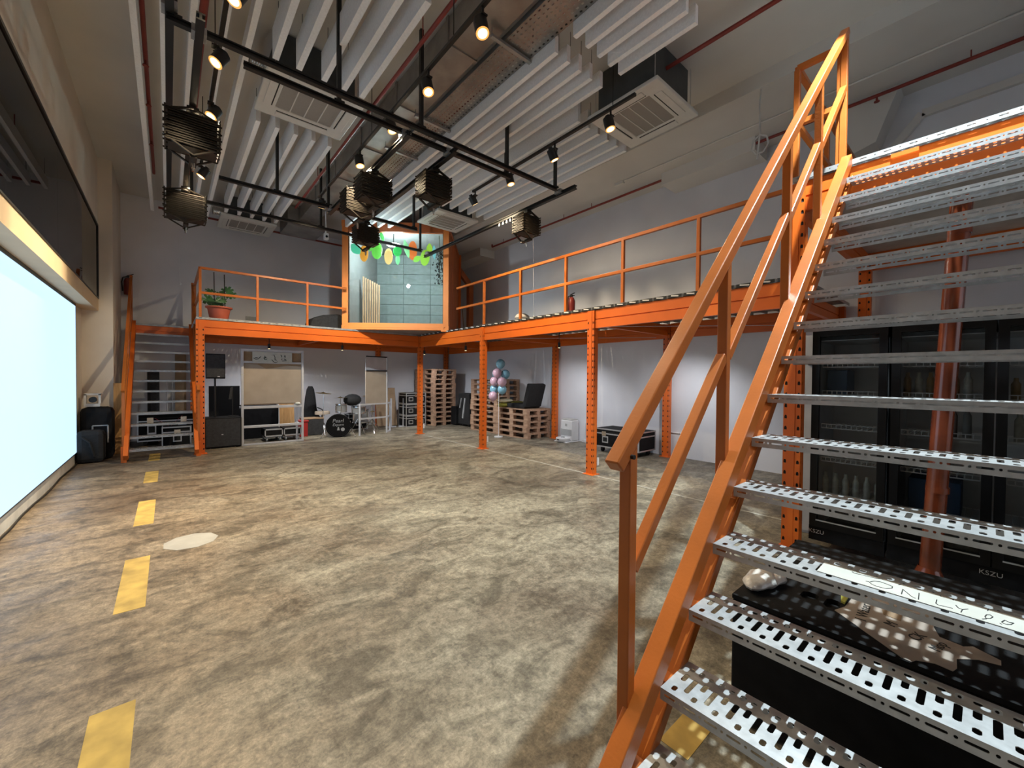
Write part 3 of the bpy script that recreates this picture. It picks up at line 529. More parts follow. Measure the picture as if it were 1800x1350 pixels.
# ------------------------------------------------------------------ ceiling baffles
ZB, HB = 4.93, .165
def baffle(xr, y0, y1, lab, grp, w=.052, HB=.18):
    t = thing('acoustic_baffle', lab, 'baffle', (xr - w / 2, (y0 + y1) / 2, ZB), 0, grp); h = (y1 - y0) / 2
    obj('panel', MB().box(-w / 2, -h, 0, w / 2, h, HB), 'baffle', t)
    for yy in (-h + .15, h - .15): obj('hanger', MB().tube((0, yy, HB), (0, yy, ZC - ZB), .003, 5), 'black_metal', t)
for i, x in enumerate((-.213, .005, .225, .47, .68)): baffle(x, .2, 11.42, f'{ORD[i]} long white baffle from the screen wall', 'long baffles near the screen wall')
for i, x in enumerate((.935, 1.165, 1.43, 1.655, 1.865)): baffle(x, 3.39, 5.08, f'{ORD[i]} white baffle from the left, row nearest the camera before the wide air conditioner', 'baffles in front of the wide air conditioner', .06, .32)
for i, x in enumerate((.97, 1.2, 1.43, 1.66, 1.885)): baffle(x + .0, 6.45, 10.5, f'{ORD[i]} white baffle from the left between the two left air conditioners', 'baffles between the left air conditioners', .055, .32)
for i in range(5): x = 3.17 + .19 * i; baffle(x, 3.02, 9.66 - (x - 3.17) * .80, f'{ORD[i]} white baffle from the left in the long row ending at the container', 'long baffles ending at the container')
for i in range(5): x = 3.17 + .19 * i; baffle(x, 1.89, 2.77, f'{ORD[i]} white baffle from the left in the short row at the picture top', 'short baffles at the picture top')
for i, x in enumerate((4.24, 4.45, 4.665, 4.88, 5.1, 5.31)): baffle(x, 3.62, 7.2, f'{ORD[i]} white baffle from the left in the row nearest the right wall', 'baffles nearest the right wall', .052, .25)
# ------------------------------------------------------------------ air conditioners
def cassette(x0, y0, x1, y1, z, lab, body=True, rounded=False):
    t = thing('ceiling_air_conditioner', lab, 'air conditioner', ((x0 + x1) / 2, (y0 + y1) / 2, z)); a, b = (x1 - x0) / 2, (y1 - y0) / 2
    obj('panel', MB().plate([(-a, -b), (a, -b), (a, b), (-a, b)], [[(-.62 * a, -.56 * b), (.62 * a, -.56 * b), (.62 * a, .56 * b), (-.62 * a, .56 * b)]], lambda u, v, w: (u, v, w), .05), 'ac_white', t, bevel=.012)
    g = obj('grille', MB().box(-.62 * a, -.56 * b, .012, .62 * a, .56 * b, .03), 'ac_grille', t)
    for k in (-1, 0, 1): obj('divider', MB().box(.31 * a * k - .006, -.56 * b, .004, .31 * a * k + .006, .56 * b, .014), 'ac_white', g) if rounded else obj('divider', MB().box(-.62 * a, .28 * b * k - .005, .004, .62 * a, .28 * b * k + .005, .014), 'ac_white', g)
    for k in range(4):
        m = MB(); R = Matrix.Rotation(k * PI / 2, 3, 'Z'); L = (.58 * a if k % 2 == 0 else .52 * b); d = (.78 * b if k % 2 == 0 else .80 * a)
        m.obox(R @ Vector((0, -d, -.004)), (2 * L, .085, .012), R); lv = obj('louvre', m, 'ac_white', t, bevel=.004)
        obj('air_slot', MB().obox(R @ Vector((0, -d + .052, -.001)), (2 * L, .012, .006), R), 'slot_dark', lv)
    obj('casing', MB().box(-.8 * a, -.8 * b, .05, .8 * a, .8 * b, ZC - z - .02), 'ac_body', t)
    for sx in (-1, 1):
        for sy in (-1, 1): obj('hanger', MB().tube((sx * .85 * a, sy * .85 * b, .05), (sx * .85 * a, sy * .85 * b, ZC - z), .004, 5), 'alu', t)
cassette(.86, 5.2, 1.94, 6.24, 4.95, 'wide white ceiling air conditioner with rounded louvres over the left lights', rounded=True)
cassette(.88, 10.74, 1.94, 11.75, 4.95, 'white ceiling air conditioner near the back wall', rounded=True)
cassette(4.18, 2.46, 5.17, 3.45, 4.85, 'square white ceiling air conditioner with exposed dark casing on the right')
cassette(4.15, 7.23, 5.14, 8.13, 4.85, 'square white ceiling air conditioner in front of the container')
# ------------------------------------------------------------------ duct, cable tray, pipes
dt = thing('air_duct', 'grey galvanised air duct running under the ceiling between the baffles', 'duct', (2.52, 5.4, 5.12))
for i in range(8): y = -5.4 + i * 1.3; obj('section', MB().box(-.18, y, 0, .18, y + 1.28, .28).box(-.195, y + 1.26, -.015, .195, y + 1.3, .295), 'duct_metal', dt)
obj('end_box', MB().box(-.42, 5.05, -.15, .38, 5.9, .28), 'duct_metal', dt)
ct = thing('cable_tray', 'perforated brown grey cable tray beside the air duct', 'cable tray', (2.925, 4.6, 5.07))
m = MB(); nx, ny, w, l = 7, 140, .37, 9.0
xs = [0]; ys = [0]
for i in range(nx): c = (i + .5) / nx; xs += [c - .18 / nx, c + .18 / nx]
for i in range(ny): c = (i + .5) / ny; ys += [c - .2 / ny, c + .2 / ny]
xs.append(1); ys.append(1); V = [((x - .5) * w, (y - .5) * l, 0) for y in ys for x in xs]; q = len(xs)
m.add(V, [(j * q + i, j * q + i + 1, (j + 1) * q + i + 1, (j + 1) * q + i) for j in range(len(ys) - 1) for i in range(q - 1) if not (i % 2 and j % 2)])
obj('pan', m, 'duct_metal', ct); 
for s in (-1, 1): obj('side_wall', MB().box(s * w / 2 - .002, -l / 2, 0, s * w / 2 + .002, l / 2, .06), 'duct_metal', ct)
cb = obj('cross_bar', MB().box(-.36, -.02, -.05, .24, .02, -.02).tube((-.35, 0, -.05), (-.35, 0, .38), .005, 6).tube((.23, 0, -.08), (.23, 0, .38), .005, 6), 'galvanised_dull', ct); cb.location = (0, -4.2, 0)
for y in (-2.7, -1.2, .5, 1.5, 3.2): again(cb, ct, (0, y, 0))
cbl = MB()
for i in range(5): cbl.path([(-.12 + .05 * i + .015 * math.sin(i + y * .9), y, .012) for y in [-4.4 + .55 * j for j in range(17)]], .012, 6)
obj('cables', cbl, 'red_pipe', ct, True)
def pipe(pts, r, lab, mat='red_pipe', heads=(), hang=()):
    t = thing('sprinkler_pipe', lab, 'pipe', pts[0]); o = Vector(pts[0]); obj('tube', MB().path([Vector(p) - o for p in pts], r, 10), mat, t, True)
    for p in heads: p = Vector(p) - o; obj('sprinkler_head', MB().tube(p, p + Vector((0, 0, -.07)), .012, 8).tube(p + Vector((0, 0, -.07)), p + Vector((0, 0, -.08)), .03, 8), 'red_pipe', t)
    for p in hang: p = Vector(p) - o; obj('hanger', MB().tube(p, Vector((p.x, p.y, (5.25 if pts[0][0] > 6 else ZC) - o.z)), .006, 6), 'red_pipe', t)
pipe([(-.18, .5, 5.1), (-.18, 9.75, 5.1)], .022, 'thin dark red sprinkler pipe beside the first long baffle', heads=[(-.18, y, 5.1) for y in (6.3, 7.2, 8.4)], hang=[(-.18, 5.9, 5.1), (-.18, 9.7, 5.1)])
pipe([(.275, .5, 5.0), (.275, 9.1, 5.0)], .034, 'thick dark red pipe above the left lighting rail', hang=[(.275, 3, 5.0), (.275, 8, 5.0)])
pipe([(2.1, .5, 5.1), (2.1, 9.7, 5.1)], .022, 'dark red pipe left of the air duct', hang=[(2.1, 4, 5.1), (2.1, 8, 5.1)])
pipe([(4.55, .2, 5.2), (4.55, 2.6, 5.2)], .024, 'dark red pipe above the right air conditioner', hang=[(4.55, 1.2, 5.2)])
pipe([(6.95, -3, 5.15), (6.95, 9.1, 5.15), (6.95, 9.1, 5.22)], .022, 'long dark red sprinkler pipe along the right wall', heads=[(6.95, y, 5.15) for y in (1.0, 3.7)], hang=[(6.95, y, 5.15) for y in (.2, 3.2, 5.6, 6.4, 8.6)])
pipe([(-.15, 11.9, 5.17), (4.2, 11.9, 5.17)], .024, 'dark red pipe running across the back wall under the ceiling', hang=[(.5, 11.9, 5.17), (2.4, 11.9, 5.17)])
tag(obj('wall_conduit', MB().tube((6.6, -2, 5.235), (6.6, 4.6, 5.235), .014).box(6.57, 4.55, 5.2, 6.63, 4.75, 5.25), 'ac_white', smooth=True), 'white tube conduit under the right soffit', 'conduit')
hc = [(5.86, 1.98, 5.26), (5.80, 1.97, 5.0), (5.76, 1.95, 4.75), (5.74, 1.94, 4.6)] + [(5.74 + .0 * a, 1.94 + .10 * math.sin(a * .9), 4.48 + .12 * math.cos(a * .9)) for a in range(8)] + [(5.74, 1.97, 4.3)]
tag(obj('loose_cable', MB().path(hc, .011, 6), 'cable', smooth=True), 'loose white cable looping down from the ceiling', 'cable')
# flexible duct ends
for (x, y, lab) in ((.72, 5.5, 'ribbed silver duct end beside the wide air conditioner'), (.75, 10.95, 'ribbed silver duct end beside the back air conditioner')):
    m = MB().lathe([(r, z) for j in range(13) for r, z in ((.085, j * .022), (.095, j * .022 + .011))], 14); m.v = [(v[0], v[2], v[1]) for v in m.v]
    o = tag(obj('flexible_duct', m, 'chrome', smooth=True), lab, 'duct'); o.location = (x, y, 5.06); o.rotation_euler = (0, 0, -PI / 2)
# ------------------------------------------------------------------ studio rails
def xrail(y, x0, x1, z, lab, hangers):
    t = thing('studio_rail', lab, 'rail', (x0, y, z)); L = x1 - x0
    obj('rail', MB().box(0, -.024, 0, L, .024, .012).box(0, -.024, .038, L, .024, .05).box(0, -.008, .012, L, .008, .038), 'black_metal', t)
    for x in hangers: obj('hanger', MB().box(x - x0 - .02, -.02, .05, x - x0 + .02, .02, ZC - z).box(x - x0 - .05, -.03, .045, x - x0 + .05, .03, .065), 'black_metal', t)
ZX, ZY = 4.30, 4.245
xrail(4.26, 0, 4.46, ZX, 'long black crosswise rail over the left and right lights, nearest the camera', (.05, 2.22, 4.43))
xrail(4.44, .535, 3.70, ZX, 'shorter black crosswise rail just behind the nearest one', (1.37, 3.64))
xrail(7.19, .565, 3.67, ZX, 'black crosswise rail in the middle of the ceiling grid', (1.3, 2.05, 3.6))
xrail(8.33, .2, 4.36, ZX, 'farthest black crosswise rail of the ceiling grid', (.3, 2.24, 4.33))
def yrail(x, y0, y1, z, lab, clips):
    t = thing('studio_rail', lab, 'rail', (x, y0, z)); L = y1 - y0
    obj('rail', MB().box(-.028, 0, 0, .028, L, .012).box(-.028, 0, .045, .028, L, .058).box(-.009, 0, .012, .009, L, .045), 'black_metal', t)
    for y in clips: obj('clamp', MB().box(-.05, y - y0 - .06, .03, .05, y - y0 + .06, .09), 'galvanised_dull', t)
    return t
yrail(.02, 2.4, 8.4, ZX + .05, 'black lengthwise rail above the left end of the crosswise rails', (4.26,))
yrail(.205, 4.0, 8.45, ZY, 'black lengthwise rail carrying the two left folded hoists', (4.26, 8.33))
yrail(2.11, 4.33, 7.35, ZY, 'black lengthwise rail carrying two hoists beside the air duct', (4.44, 7.19))
yrail(2.70, 4.28, 7.75, ZY, 'black lengthwise rail carrying two hoists left of the container', (4.44, 7.19))
t = yrail(4.53, 3.94, 8.5, ZY, 'black lengthwise rail ending near the right mezzanine', (4.26, 8.33))
for i in range(6): obj('glider', MB().box(-.012, 1.25 + .1 * i, -.05, .012, 1.29 + .1 * i, 0), 'galvanised_dull', t)
def hoist(x, y, lab, zt=4.245, s=1.0, rz=0):
    t = thing('pantograph_hoist', lab, 'hoist', (x, y, zt), rz, 'folded pantograph hoists')
    obj('carriage', MB().box(-.05, -.07, -.05, .05, .07, 0).tube((0, 0, -.09), (0, 0, -.05), .02), 'black_metal', t)
    m = MB(); w, d, h, n = .38 * s, .23 * s, .27 * s, 14; z0 = -.11
    for i in range(n):
        z = z0 - h * i / (n - 1); tl_ = .012 if i % 2 else -.012
        for yy in (-d / 2, d / 2): m.obox((.02 * (i % 3 - 1), yy, z), (w, .014, .013), Matrix.Rotation(.015 * (1 if i % 2 else -1), 3, 'Y'))
        for xx in (-w / 2, w / 2): m.obox((xx, 0, z + .004), (.014, d + .05, .012), Matrix.Rotation(.03 * (1 if i % 2 else -1), 3, 'X'))
        m.box(-w / 2 + .02, -d / 2 + .03, z - .011, w / 2 - .02, d / 2 - .03, z + .011)
    obj('scissor_stack', m, 'panto', t)
    zb = z0 - h
    for yy in (-d / 2, d / 2):
        for sx in (-1, 1):
            obj('link', MB().bar((0, yy, -.05), (sx * w * .4, yy, z0), .014, .03, (0, 1, 0)), 'panto', t); obj('link', MB().bar((0, yy, zb - .1), (sx * w * .4, yy, zb), .014, .03, (0, 1, 0)), 'panto', t)
    obj('lower_yoke', MB().box(-.03, -d / 2, zb - .12, .03, d / 2, zb - .09), 'panto', t)
    obj('spigot', MB().tube((0, 0, zb - .12), (0, 0, zb - .18), .016, 10).tube((0, 0, zb - .18), (0, 0, zb - .21), .011, 10), 'chrome', t, True)
hoist(.205, 5.40, 'large brown folded hoist over the left, nearer the camera', s=1.15); hoist(.205, 7.72, 'brown folded hoist over the left, nearer the back wall', s=1.25)
hoist(2.11, 5.40, 'brown folded hoist between the two amber lamps by the duct', s=1.05); hoist(2.11, 5.98, 'dark folded hoist just left of the neighbouring one by the duct', s=1.05)
hoist(2.70, 7.25, 'dark folded hoist hanging before the container top'); hoist(2.70, 4.82, 'dark folded hoist in front of the long right baffles'); hoist(4.53, 5.0, 'dark folded hoist hanging over the right mezzanine rail')
# ------------------------------------------------------------------ track lights
def track(x, y0, y1, lab):
    t = thing('light_track', lab, 'track', (x, y0, 4.64)); obj('bar', MB().box(-.018, 0, 0, .018, y1 - y0, .03), 'black_metal', t)
    for y in [y0 + .3 + 2.0 * i for i in range(int((y1 - y0) / 2.0) + 1)]: obj('hanger', MB().tube((0, y - y0, .03), (0, y - y0, ZC - 4.64), .005, 6), 'black_metal', t)
track(.39, 1.0, 7.6, 'black light track over the left side'); track(2.05, 1.0, 7.75, 'black light track under the air duct'); track(3.97, 2.6, 5.75, 'black light track right of the long baffles')
def spot(x, y, d, lab, watt=None, col=WARM, bulb='bulb', z=4.42, zt=4.64):
    watt = watt or SPOT_W * (.2 if y < 4.3 else .45 + .17 * min(5, y - 2.5))   # the nearer lamps are dimmed
    d = Vector(d).normalized(); t = thing('spotlight', lab, 'spotlight', (x, y, z), 0, 'track spotlights')
    obj('lens', MB().tube(d * -.004, d * .004, .042, 18), bulb, t); obj('reflector', MB().tube(d * -.004, d * .002, .058, 18), 'bulb_rim' if bulb == 'bulb' else bulb, t); obj('body', MB().tube(d * -.135, d * .0, .06, 18).tube(d * -.165, d * -.135, .03, 14), 'black_metal', t, True)
    top = Vector((0, 0, zt - z)); a = d.cross(Vector((0, 0, 1))).normalized() if abs(d.z) < .99 else Vector((1, 0, 0)); pv = d * -.07
    obj('yoke', MB().bar(pv + a * .055, Vector((0, 0, .13)) + a * .03, .008, .014).bar(pv - a * .055, Vector((0, 0, .13)) - a * .03, .008, .014).tube((0, 0, .14), top, .012, 8).box(-.03, -.03, .14, .03, .03, .155), 'black_metal', t)
    light('spot_light', 'SPOT', Vector((x, y, z)) + d * .02, watt, col, d, .04, angle=125, blend=.9)
for i, (y, d) in enumerate(((3.86, (-.45, -.2, -1)), (4.74, (-.55, -.2, -1)), (5.75, (-.5, -.3, -1)), (6.70, (-.3, -.4, -1)), (7.57, (-.55, .1, -1)))):
    spot((.40, .35, .38, .41, .38)[i], y, d, f'{ORD[i]} amber spotlight from the camera on the left light track')
for i, (x, y) in enumerate(((2.05, 2.84), (2.05, 3.78), (2.05, 4.65), (2.05, 5.72), (2.05, 7.58))): spot(x, y, ((.0, -.3, -1), (0, -.35, -1), (.15, -.3, -1), (.1, -.2, -1), (0, .45, -1))[i], f'{ORD[i]} amber spotlight from the camera on the track under the duct')
for i, (x, y) in enumerate(((3.97, 2.93), (3.97, 3.83), (3.97, 4.74), (3.97, 5.68))): spot(x, y, ((.1, -.22, -1), (.45, -.15, -1), (.15, -.2, -1), (.75, .0, -1))[i], f'{ORD[i]} amber spotlight from the camera on the right light track')
spot(2.70, 7.6, (.65, .55, -.55), 'white spotlight beside the hoist before the container', 80, (.85, .97, 1), 'bulb_white', 4.08, 4.245)
cm = thing('security_camera', 'small white security camera hanging below the duct end', 'camera', (2.66, 9.5, 4.56))
obj('body', MB().box(-.045, -.05, -.07, .045, .05, .07), 'white_plastic', cm, bevel=.015); obj('lens', MB().tube((0, -.05, -.01), (-.0, -.062, -.01), .026), 'black_gloss', cm); obj('mount', MB().tube((0, .02, .07), (0, .02, .55), .012), 'white_plastic', cm)
# ------------------------------------------------------------------ things on the mezzanine
pt = thing('potted_monstera', 'monstera plant in a terracotta pot behind the mezzanine rail', 'plant', (.78, 10.0, ZD))
obj('pot', MB().lathe([(0, 0), (.13, 0), (.16, .06), (.19, .22), (.225, .24), (.225, .265), (.2, .265), (.185, .2), (0, .2)], 22), 'terracotta', pt, True); obj('soil', MB().lathe([(0, .205), (.185, .205)], 16), 'soil', pt)
for x, z in ((-.07, .95), (.1, .93)): obj('stake', MB().tube((x, 0, .19), (x - .01, 0, z), .009, 8), 'black_metal', pt)
def mleaf(c, R, ax, az, tilt):
    m = MB(); n = 30; P = [(0, 0, 0)]
    for i in range(n + 1):
        a = -2.75 + 5.5 * i / n; r = R * (1 - .16 * abs(a) / 2.75) * (1.0 if i % 4 else .58); P.append((r * math.sin(a), .08 * R * (abs(math.sin(a))), r * math.cos(a) * 1.1))
    m.add(P, [(0, i + 1, i + 2) for i in range(n)]); Q = Matrix.Rotation(az, 3, 'Z') @ Matrix.Rotation(tilt, 3, 'X') @ Matrix.Rotation(ax, 3, 'Y'); return MB().add([Vector(c) + Q @ Vector(p) for p in m.v], m.f)
for c, R, ax, az, ti in (((-.20, -.06, .40), .14, 2.4, .3, -.5), ((-.07, -.10, .36), .15, 3.0, 0, -.4), ((-.12, .02, .56), .10, -.9, .2, -.7), ((.13, .0, .60), .12, .6, -.2, -.4), ((.19, -.04, .53), .11, 1.8, -.3, -.5), ((.03, .03, .53), .10, .2, 0, -.8), ((.04, -.06, .40), .09, 2.6, 0, -.5)):
    o = obj('leaf', mleaf(c, R, ax, az, ti), 'leaf', pt); obj('stem', MB().path([(c[0] * .15, 0, .19), (c[0] * .6, c[1] * .5, .19 + (c[2] - .19) * .7), c], .006, 6), 'stem', o)
def extinguisher(x, y, z, lab, mat):
    t = thing('fire_extinguisher', lab, 'extinguisher', (x, y, z)); obj('cylinder', MB().lathe([(0, 0), (.065, 0), (.07, .02), (.07, .30), (.05, .36), (.025, .38), (0, .38)], 18), mat, t, True)
    obj('valve', MB().box(-.02, -.02, .38, .02, .02, .42).bar((-.02, 0, .42), (.09, 0, .47), .02, .014).bar((-.02, 0, .40), (.08, 0, .42), .02, .012), 'black_metal', t); obj('hose', MB().path([(-.02, 0, .40), (-.08, 0, .38), (-.1, 0, .28), (-.085, 0, .08)], .011), 'black_metal', t, True)
extinguisher(5.6, 4.95, ZD, 'red fire extinguisher standing on the right mezzanine deck', 'red_paint'); 
extinguisher(-.66, YB - .1, 3.22, 'dark red fire extinguisher hung on the back wall above the far stairs', 'red_paint')
tag(obj('beanbag', MB().prism([(0, 0), (.95, 0), (1.0, .22), (.75, .46), (.35, .40), (.08, .30)], lambda a, b, c: (2.55 + a, 10.5 + c, ZD + b), 0, .6), 'charcoal', bevel=.08), 'dark grey bean seat slumped on the deck left of the container', 'seat')
tag(obj('plastic_bag', MB().ball((5.3, 5.95, ZD + .08), .16, .14, .09, 12, 6), 'olive_bag', smooth=True), 'crumpled whitish bag lying on the right mezzanine deck', 'bag')
s2 = thing('wall_socket', 'grey wall socket on the back wall beside the potted plant', 'socket', (1.65, YB, 2.95)); obj('plate', MB().box(-.14, -.02, -.05, .14, 0, .05), 'grey_plastic', s2, bevel=.004); obj('conduit', MB().tube((0, -.012, -.36), (0, -.012, -.05), .01), 'grey_plastic', s2)
for (x, y, z0, z1, lab) in ((.2, 11.0, 3.4, 5.44, 'pull cord with white knob hanging before the back wall'), (5.75, 6.1, 2.75, 5.44, 'pull cord with white knob hanging over the right deck')):
    t = thing('pull_cord', lab, 'cord', (x, y, z0)); obj('cord', MB().tube((0, 0, 0), (-.06, 0, z1 - z0), .003, 5), 'white_plastic', t); obj('knob', MB().ball((0, 0, 0), .02), 'white_plastic', t, True)
# ------------------------------------------------------------------ under the left wing
sb = thing('subwoofer', 'wide black subwoofer box beside the orange corner post', 'speaker', (.86, 10.35, 0))
obj('cabinet', MB().box(-.31, -.22, .015, .31, .28, .62), 'black_box', sb, bevel=.01); obj('grille', MB().box(-.29, -.228, .04, .29, -.218, .6), 'charcoal', sb); obj('logo', MB().cbox((-.02, -.23, .28), (.03, .004, .014)), 'alu', sb)
for x in (-.25, .25): obj('foot', MB().box(x - .03, -.19, 0, x + .03, .25, .015), 'black_box', sb)
ps = thing('loudspeaker', 'black loudspeaker on a pole above the subwoofer', 'speaker', (.74, 10.4, .62))
obj('cabinet', MB().prism([(-.165, -.16), (.165, -.16), (.12, .16), (-.12, .16)], lambda a, b, c: (a, b, c), .80, 1.31), 'black_box', ps, bevel=.01); obj('grille', MB().box(-.15, -.172, .83, .15, -.16, 1.29), 'charcoal', ps); obj('logo', MB().cbox((.05, -.174, .845), (.04, .004, .014)), 'alu', ps); obj('pole', MB().tube((0, 0, 0), (0, 0, .82), .018, 12), 'black_metal', ps)
ms = thing('microphone_stand', 'thin black stand with a hanging grey cloth beside the loudspeaker', 'stand', (1.05, 10.5, .62)); obj('pole', MB().tube((0, 0, 0), (0, 0, .62), .01), 'black_metal', ms); obj('base', MB().lathe([(0, .012), (.09, .012), (.09, 0)], 14), 'black_metal', ms); obj('cloth', MB().prism([(-.07, .36), (-.02, .36), (.0, .62), (-.04, .6)], lambda a, b, c: (a, c, b), -.03, .03), 'charcoal', ms)
dp = thing('television', 'large black display panel standing behind the subwoofer', 'screen', (.97, 11.15, 0)); obj('panel', MB().box(-.29, -.02, .55, .28, .02, 1.25), 'matt_screen', dp); obj('stand', MB().box(-.03, -.02, .02, .03, .02, .55).box(-.25, -.15, 0, .25, .15, .02), 'black_metal', dp)
fr = thing('rolling_partition', 'tall grey tube frame with cardboard panel and ink drawing banner', 'partition', (1.77, 10.2, 0))
x0, x1, HH = -.60, .60, 2.06
for nm, b in (('upright', (x0, -.02, 0, x0 + .045, .02, HH)), ('upright', (x1 - .045, -.02, 0, x1, .02, HH)), ('cross_rail', (x0 + .045, -.02, HH - .05, x1 - .045, .02, HH)), ('cross_rail', (x0 + .045, -.02, 1.755, x1 - .045, .02, 1.80)), ('cross_rail', (x0 + .045, -.02, .78, x1 - .045, .03, .83)), ('cross_rail', (x0 + .045, -.02, .37, x1 - .045, .03, .42)), ('cross_rail', (x0 + .045, -.02, 0, x1 - .045, .02, .035))): obj(nm, MB().box(*b), 'frame_grey', fr, bevel=.004)
obj('rear_upright', MB().box(x1 - .1, .25, 0, x1 - .06, .29, .80), 'frame_grey', fr); obj('rear_rail', MB().box(x0, .25, .78, x1 - .06, .29, .82).box(x1 - .1, .03, .38, x1 - .07, .25, .42), 'frame_grey', fr)
obj('panel', MB().prism([(x0 + .03, .88), (x1 - .03, .88), (x1 - .03, 1.70), (.28, 1.72), (.0, 1.66), (-.14, 1.64), (-.3, 1.73), (x0 + .03, 1.75)], lambda a, b, c: (a, c, b), .022, .03), 'cardboard', fr); obj('backing', MB().box(x0 + .04, .034, .86, x1 - .04, .04, 2.0), 'kraft', fr)
pb = obj('banner', MB().box(-.40, -.028, 1.77, .36, -.021, 2.0), 'paper', fr)
ink = MB(); yb = -.0285
for pl in ([(-.38, 1.87), (-.34, 1.84), (-.29, 1.85), (-.25, 1.90)], [(-.35, 1.875), (-.30, 1.87)], [(-.17, 1.92), (-.165, 1.88), (-.18, 1.84), (-.14, 1.845), (-.13, 1.86)], [(-.20, 1.87), (-.14, 1.89)], [(0, 1.95), (.02, 1.90), (.02, 1.84), (.06, 1.83)], [(-.04, 1.84), (0, 1.79), (.03, 1.775), (.07, 1.80)], [(.13, 1.95), (.16, 1.93), (.14, 1.90)], [(.16, 1.87), (.15, 1.84)], [(.20, 1.94), (.23, 1.93), (.20, 1.91), (.23, 1.90)], [(.20, 1.87), (.22, 1.84), (.24, 1.86)], [(.16, 1.815), (.25, 1.825)]): ink.path([(x, yb, z) for x, z in pl], .006, 6)
for x, z, r in ((-.02, 1.94, .03), (.03, 1.955, .028), (-.17, 1.89, .02), (.15, 1.86, .016), (.21, 1.86, .014)): ink.lathe2([(0, 0), (1, 0), (1, .1)], 8, (x, yb, z), r, .003, r)
obj('ink_drawing', ink, 'ink', pb)
obj('tape', MB().box(x0 - .004, -.025, 1.50, x0 + .05, .03, 1.515), 'paper', fr); obj('tape', MB().box(x1 - .05, -.025, 1.46, x1 + .004, .03, 1.475), 'paper', fr)
tag(obj('folded_cloth', MB().ball((2.25, 10.2, .86), .06, .05, .035, 10, 6), 'paper', smooth=True), 'small white folded cloth on the frame shelf', 'cloth')
tag(obj('black_cabinet', MB().box(1.25, 11.2, 0, 2.05, 11.7, .78), 'black_box', bevel=.01), 'low black cabinet behind the grey tube frame', 'cabinet')
tag(obj('wood_sheet', MB().obox((2.2, 11.05, .42), (.32, .02, .8), Matrix.Rotation(-.12, 3, 'X')), 'plywood'), 'plywood sheet leaning behind the grey tube frame', 'board')
def dolly(x, y, lab):
    t = thing('equipment_dolly', lab, 'dolly', (x, y, 0), 0, 'equipment dollies'); obj('deck', MB().box(-.17, -.25, .12, .17, .25, .28), 'black_box', t); obj('rim', MB().box(-.18, -.26, .11, .18, -.25, .14).box(-.18, -.26, .26, .18, -.25, .29).box(-.18, -.26, .11, -.16, -.25, .29).box(.16, -.26, .11, .18, -.25, .29), 'alu', t)
    for sx in (-.13, .13):
        for sy in (-.2, .2): obj('caster', MB().tube((sx - .015, sy, .045), (sx + .015, sy, .045), .045, 12).box(sx - .02, sy - .02, .045, sx + .02, sy + .02, .12), 'grey_plastic', t)
dolly(1.82, 10.72, 'left equipment dolly with silver rim under the frame shelf'); dolly(2.2, 10.72, 'right equipment dolly with silver rim under the frame shelf')
tag(obj('red_crate', MB().box(2.44, 10.85, 0, 2.62, 11.1, .38).box(2.42, 10.83, .36, 2.64, 11.12, .40), 'red_plastic', bevel=.01), 'red plastic crate behind the frame upright', 'crate')
gb = thing('guitar_bag', 'black guitar bag standing against the back wall beside the frame', 'bag', (2.86, 11.6, 0))
m = MB().lathe2([(0, 0), (.9, .0), (1, .12), (.95, .3), (.75, .42), (.62, .5), (.5, .75), (.36, .93), (.2, 1.0), (0, 1.0)], 16, (0, 0, 0), .26, .12, 1.22); obj('body', m, 'black_fabric', gb, True); obj('strap', MB().path([(.2, -.1, .3), (.3, -.14, .45), (.26, -.12, .6), (.14, -.1, .66)], .014), 'black_fabric', gb, True)
cj = thing('drum_throne_box', 'grey black wooden box in front of the guitar bag', 'box', (2.78, 11.15, 0)); obj('body', MB().box(-.23, -.22, .01, .23, .22, .41), 'charcoal', cj, bevel=.01); obj('top', MB().box(-.235, -.225, .41, .235, .225, .43), 'kraft', cj)
for x in (-.18, .18): obj('foot', MB().box(x - .03, -.2, 0, x + .03, .2, .01), 'black_box', cj)
# drum kit
kd = thing('bass_drum', 'black bass drum with chrome lugs and white lettering', 'drum', (3.22, 10.45, 0), -.30)
def ytube(m, y0, y1, r, c=(0, 0, .28), n=28): return m.tube((c[0], y0, c[2]), (c[0], y1, c[2]), r, n)
obj('shell', ytube(MB(), -.18, .2, .265), 'black_gloss', kd, True); obj('front_head', ytube(MB(), -.198, -.185, .255), 'black_gloss', kd, True)
hm = MB().lathe([(.285, -.02), (.285, .02), (.255, .02), (.255, -.02), (.285, -.02)], 30); obj('hoop', MB().add([(v[0], v[2] - .19, v[1] + .28) for v in hm.v], hm.f), 'black_gloss', kd, True)
for k in range(8): a = 2 * PI * k / 8 + .3; obj('lug', MB().cbox((.275 * math.cos(a), -.12, .28 + .275 * math.sin(a)), (.035, .09, .035)), 'chrome', kd)
text('lettering', 'Pearl', .125, 'alu', frame3((-.01, -.2005, .40), (1, 0, 0), (0, 0, 1)), kd, .2); text('lettering', 'Export', .09, 'alu', frame3((-.01, -.2005, .305), (1, 0, 0), (0, 0, 1)), kd, .3)
obj('emblem', MB().prism([(-.03, .17), (.03, .17), (.012, .25), (-.012, .25)], lambda a, b, c: (a, c, b), -.201, -.199), 'alu', kd)
obj('port_hole', MB().tube((.10, -.202, .19), (.10, -.198, .19), .045, 16), 'alu', kd)
for s in (-1, 1): obj('spur', MB().tube((s * .26, -.1, .25), (s * .38, -.3, .02), .009).ball((s * .385, -.31, .02), .02), 'chrome', kd, True)
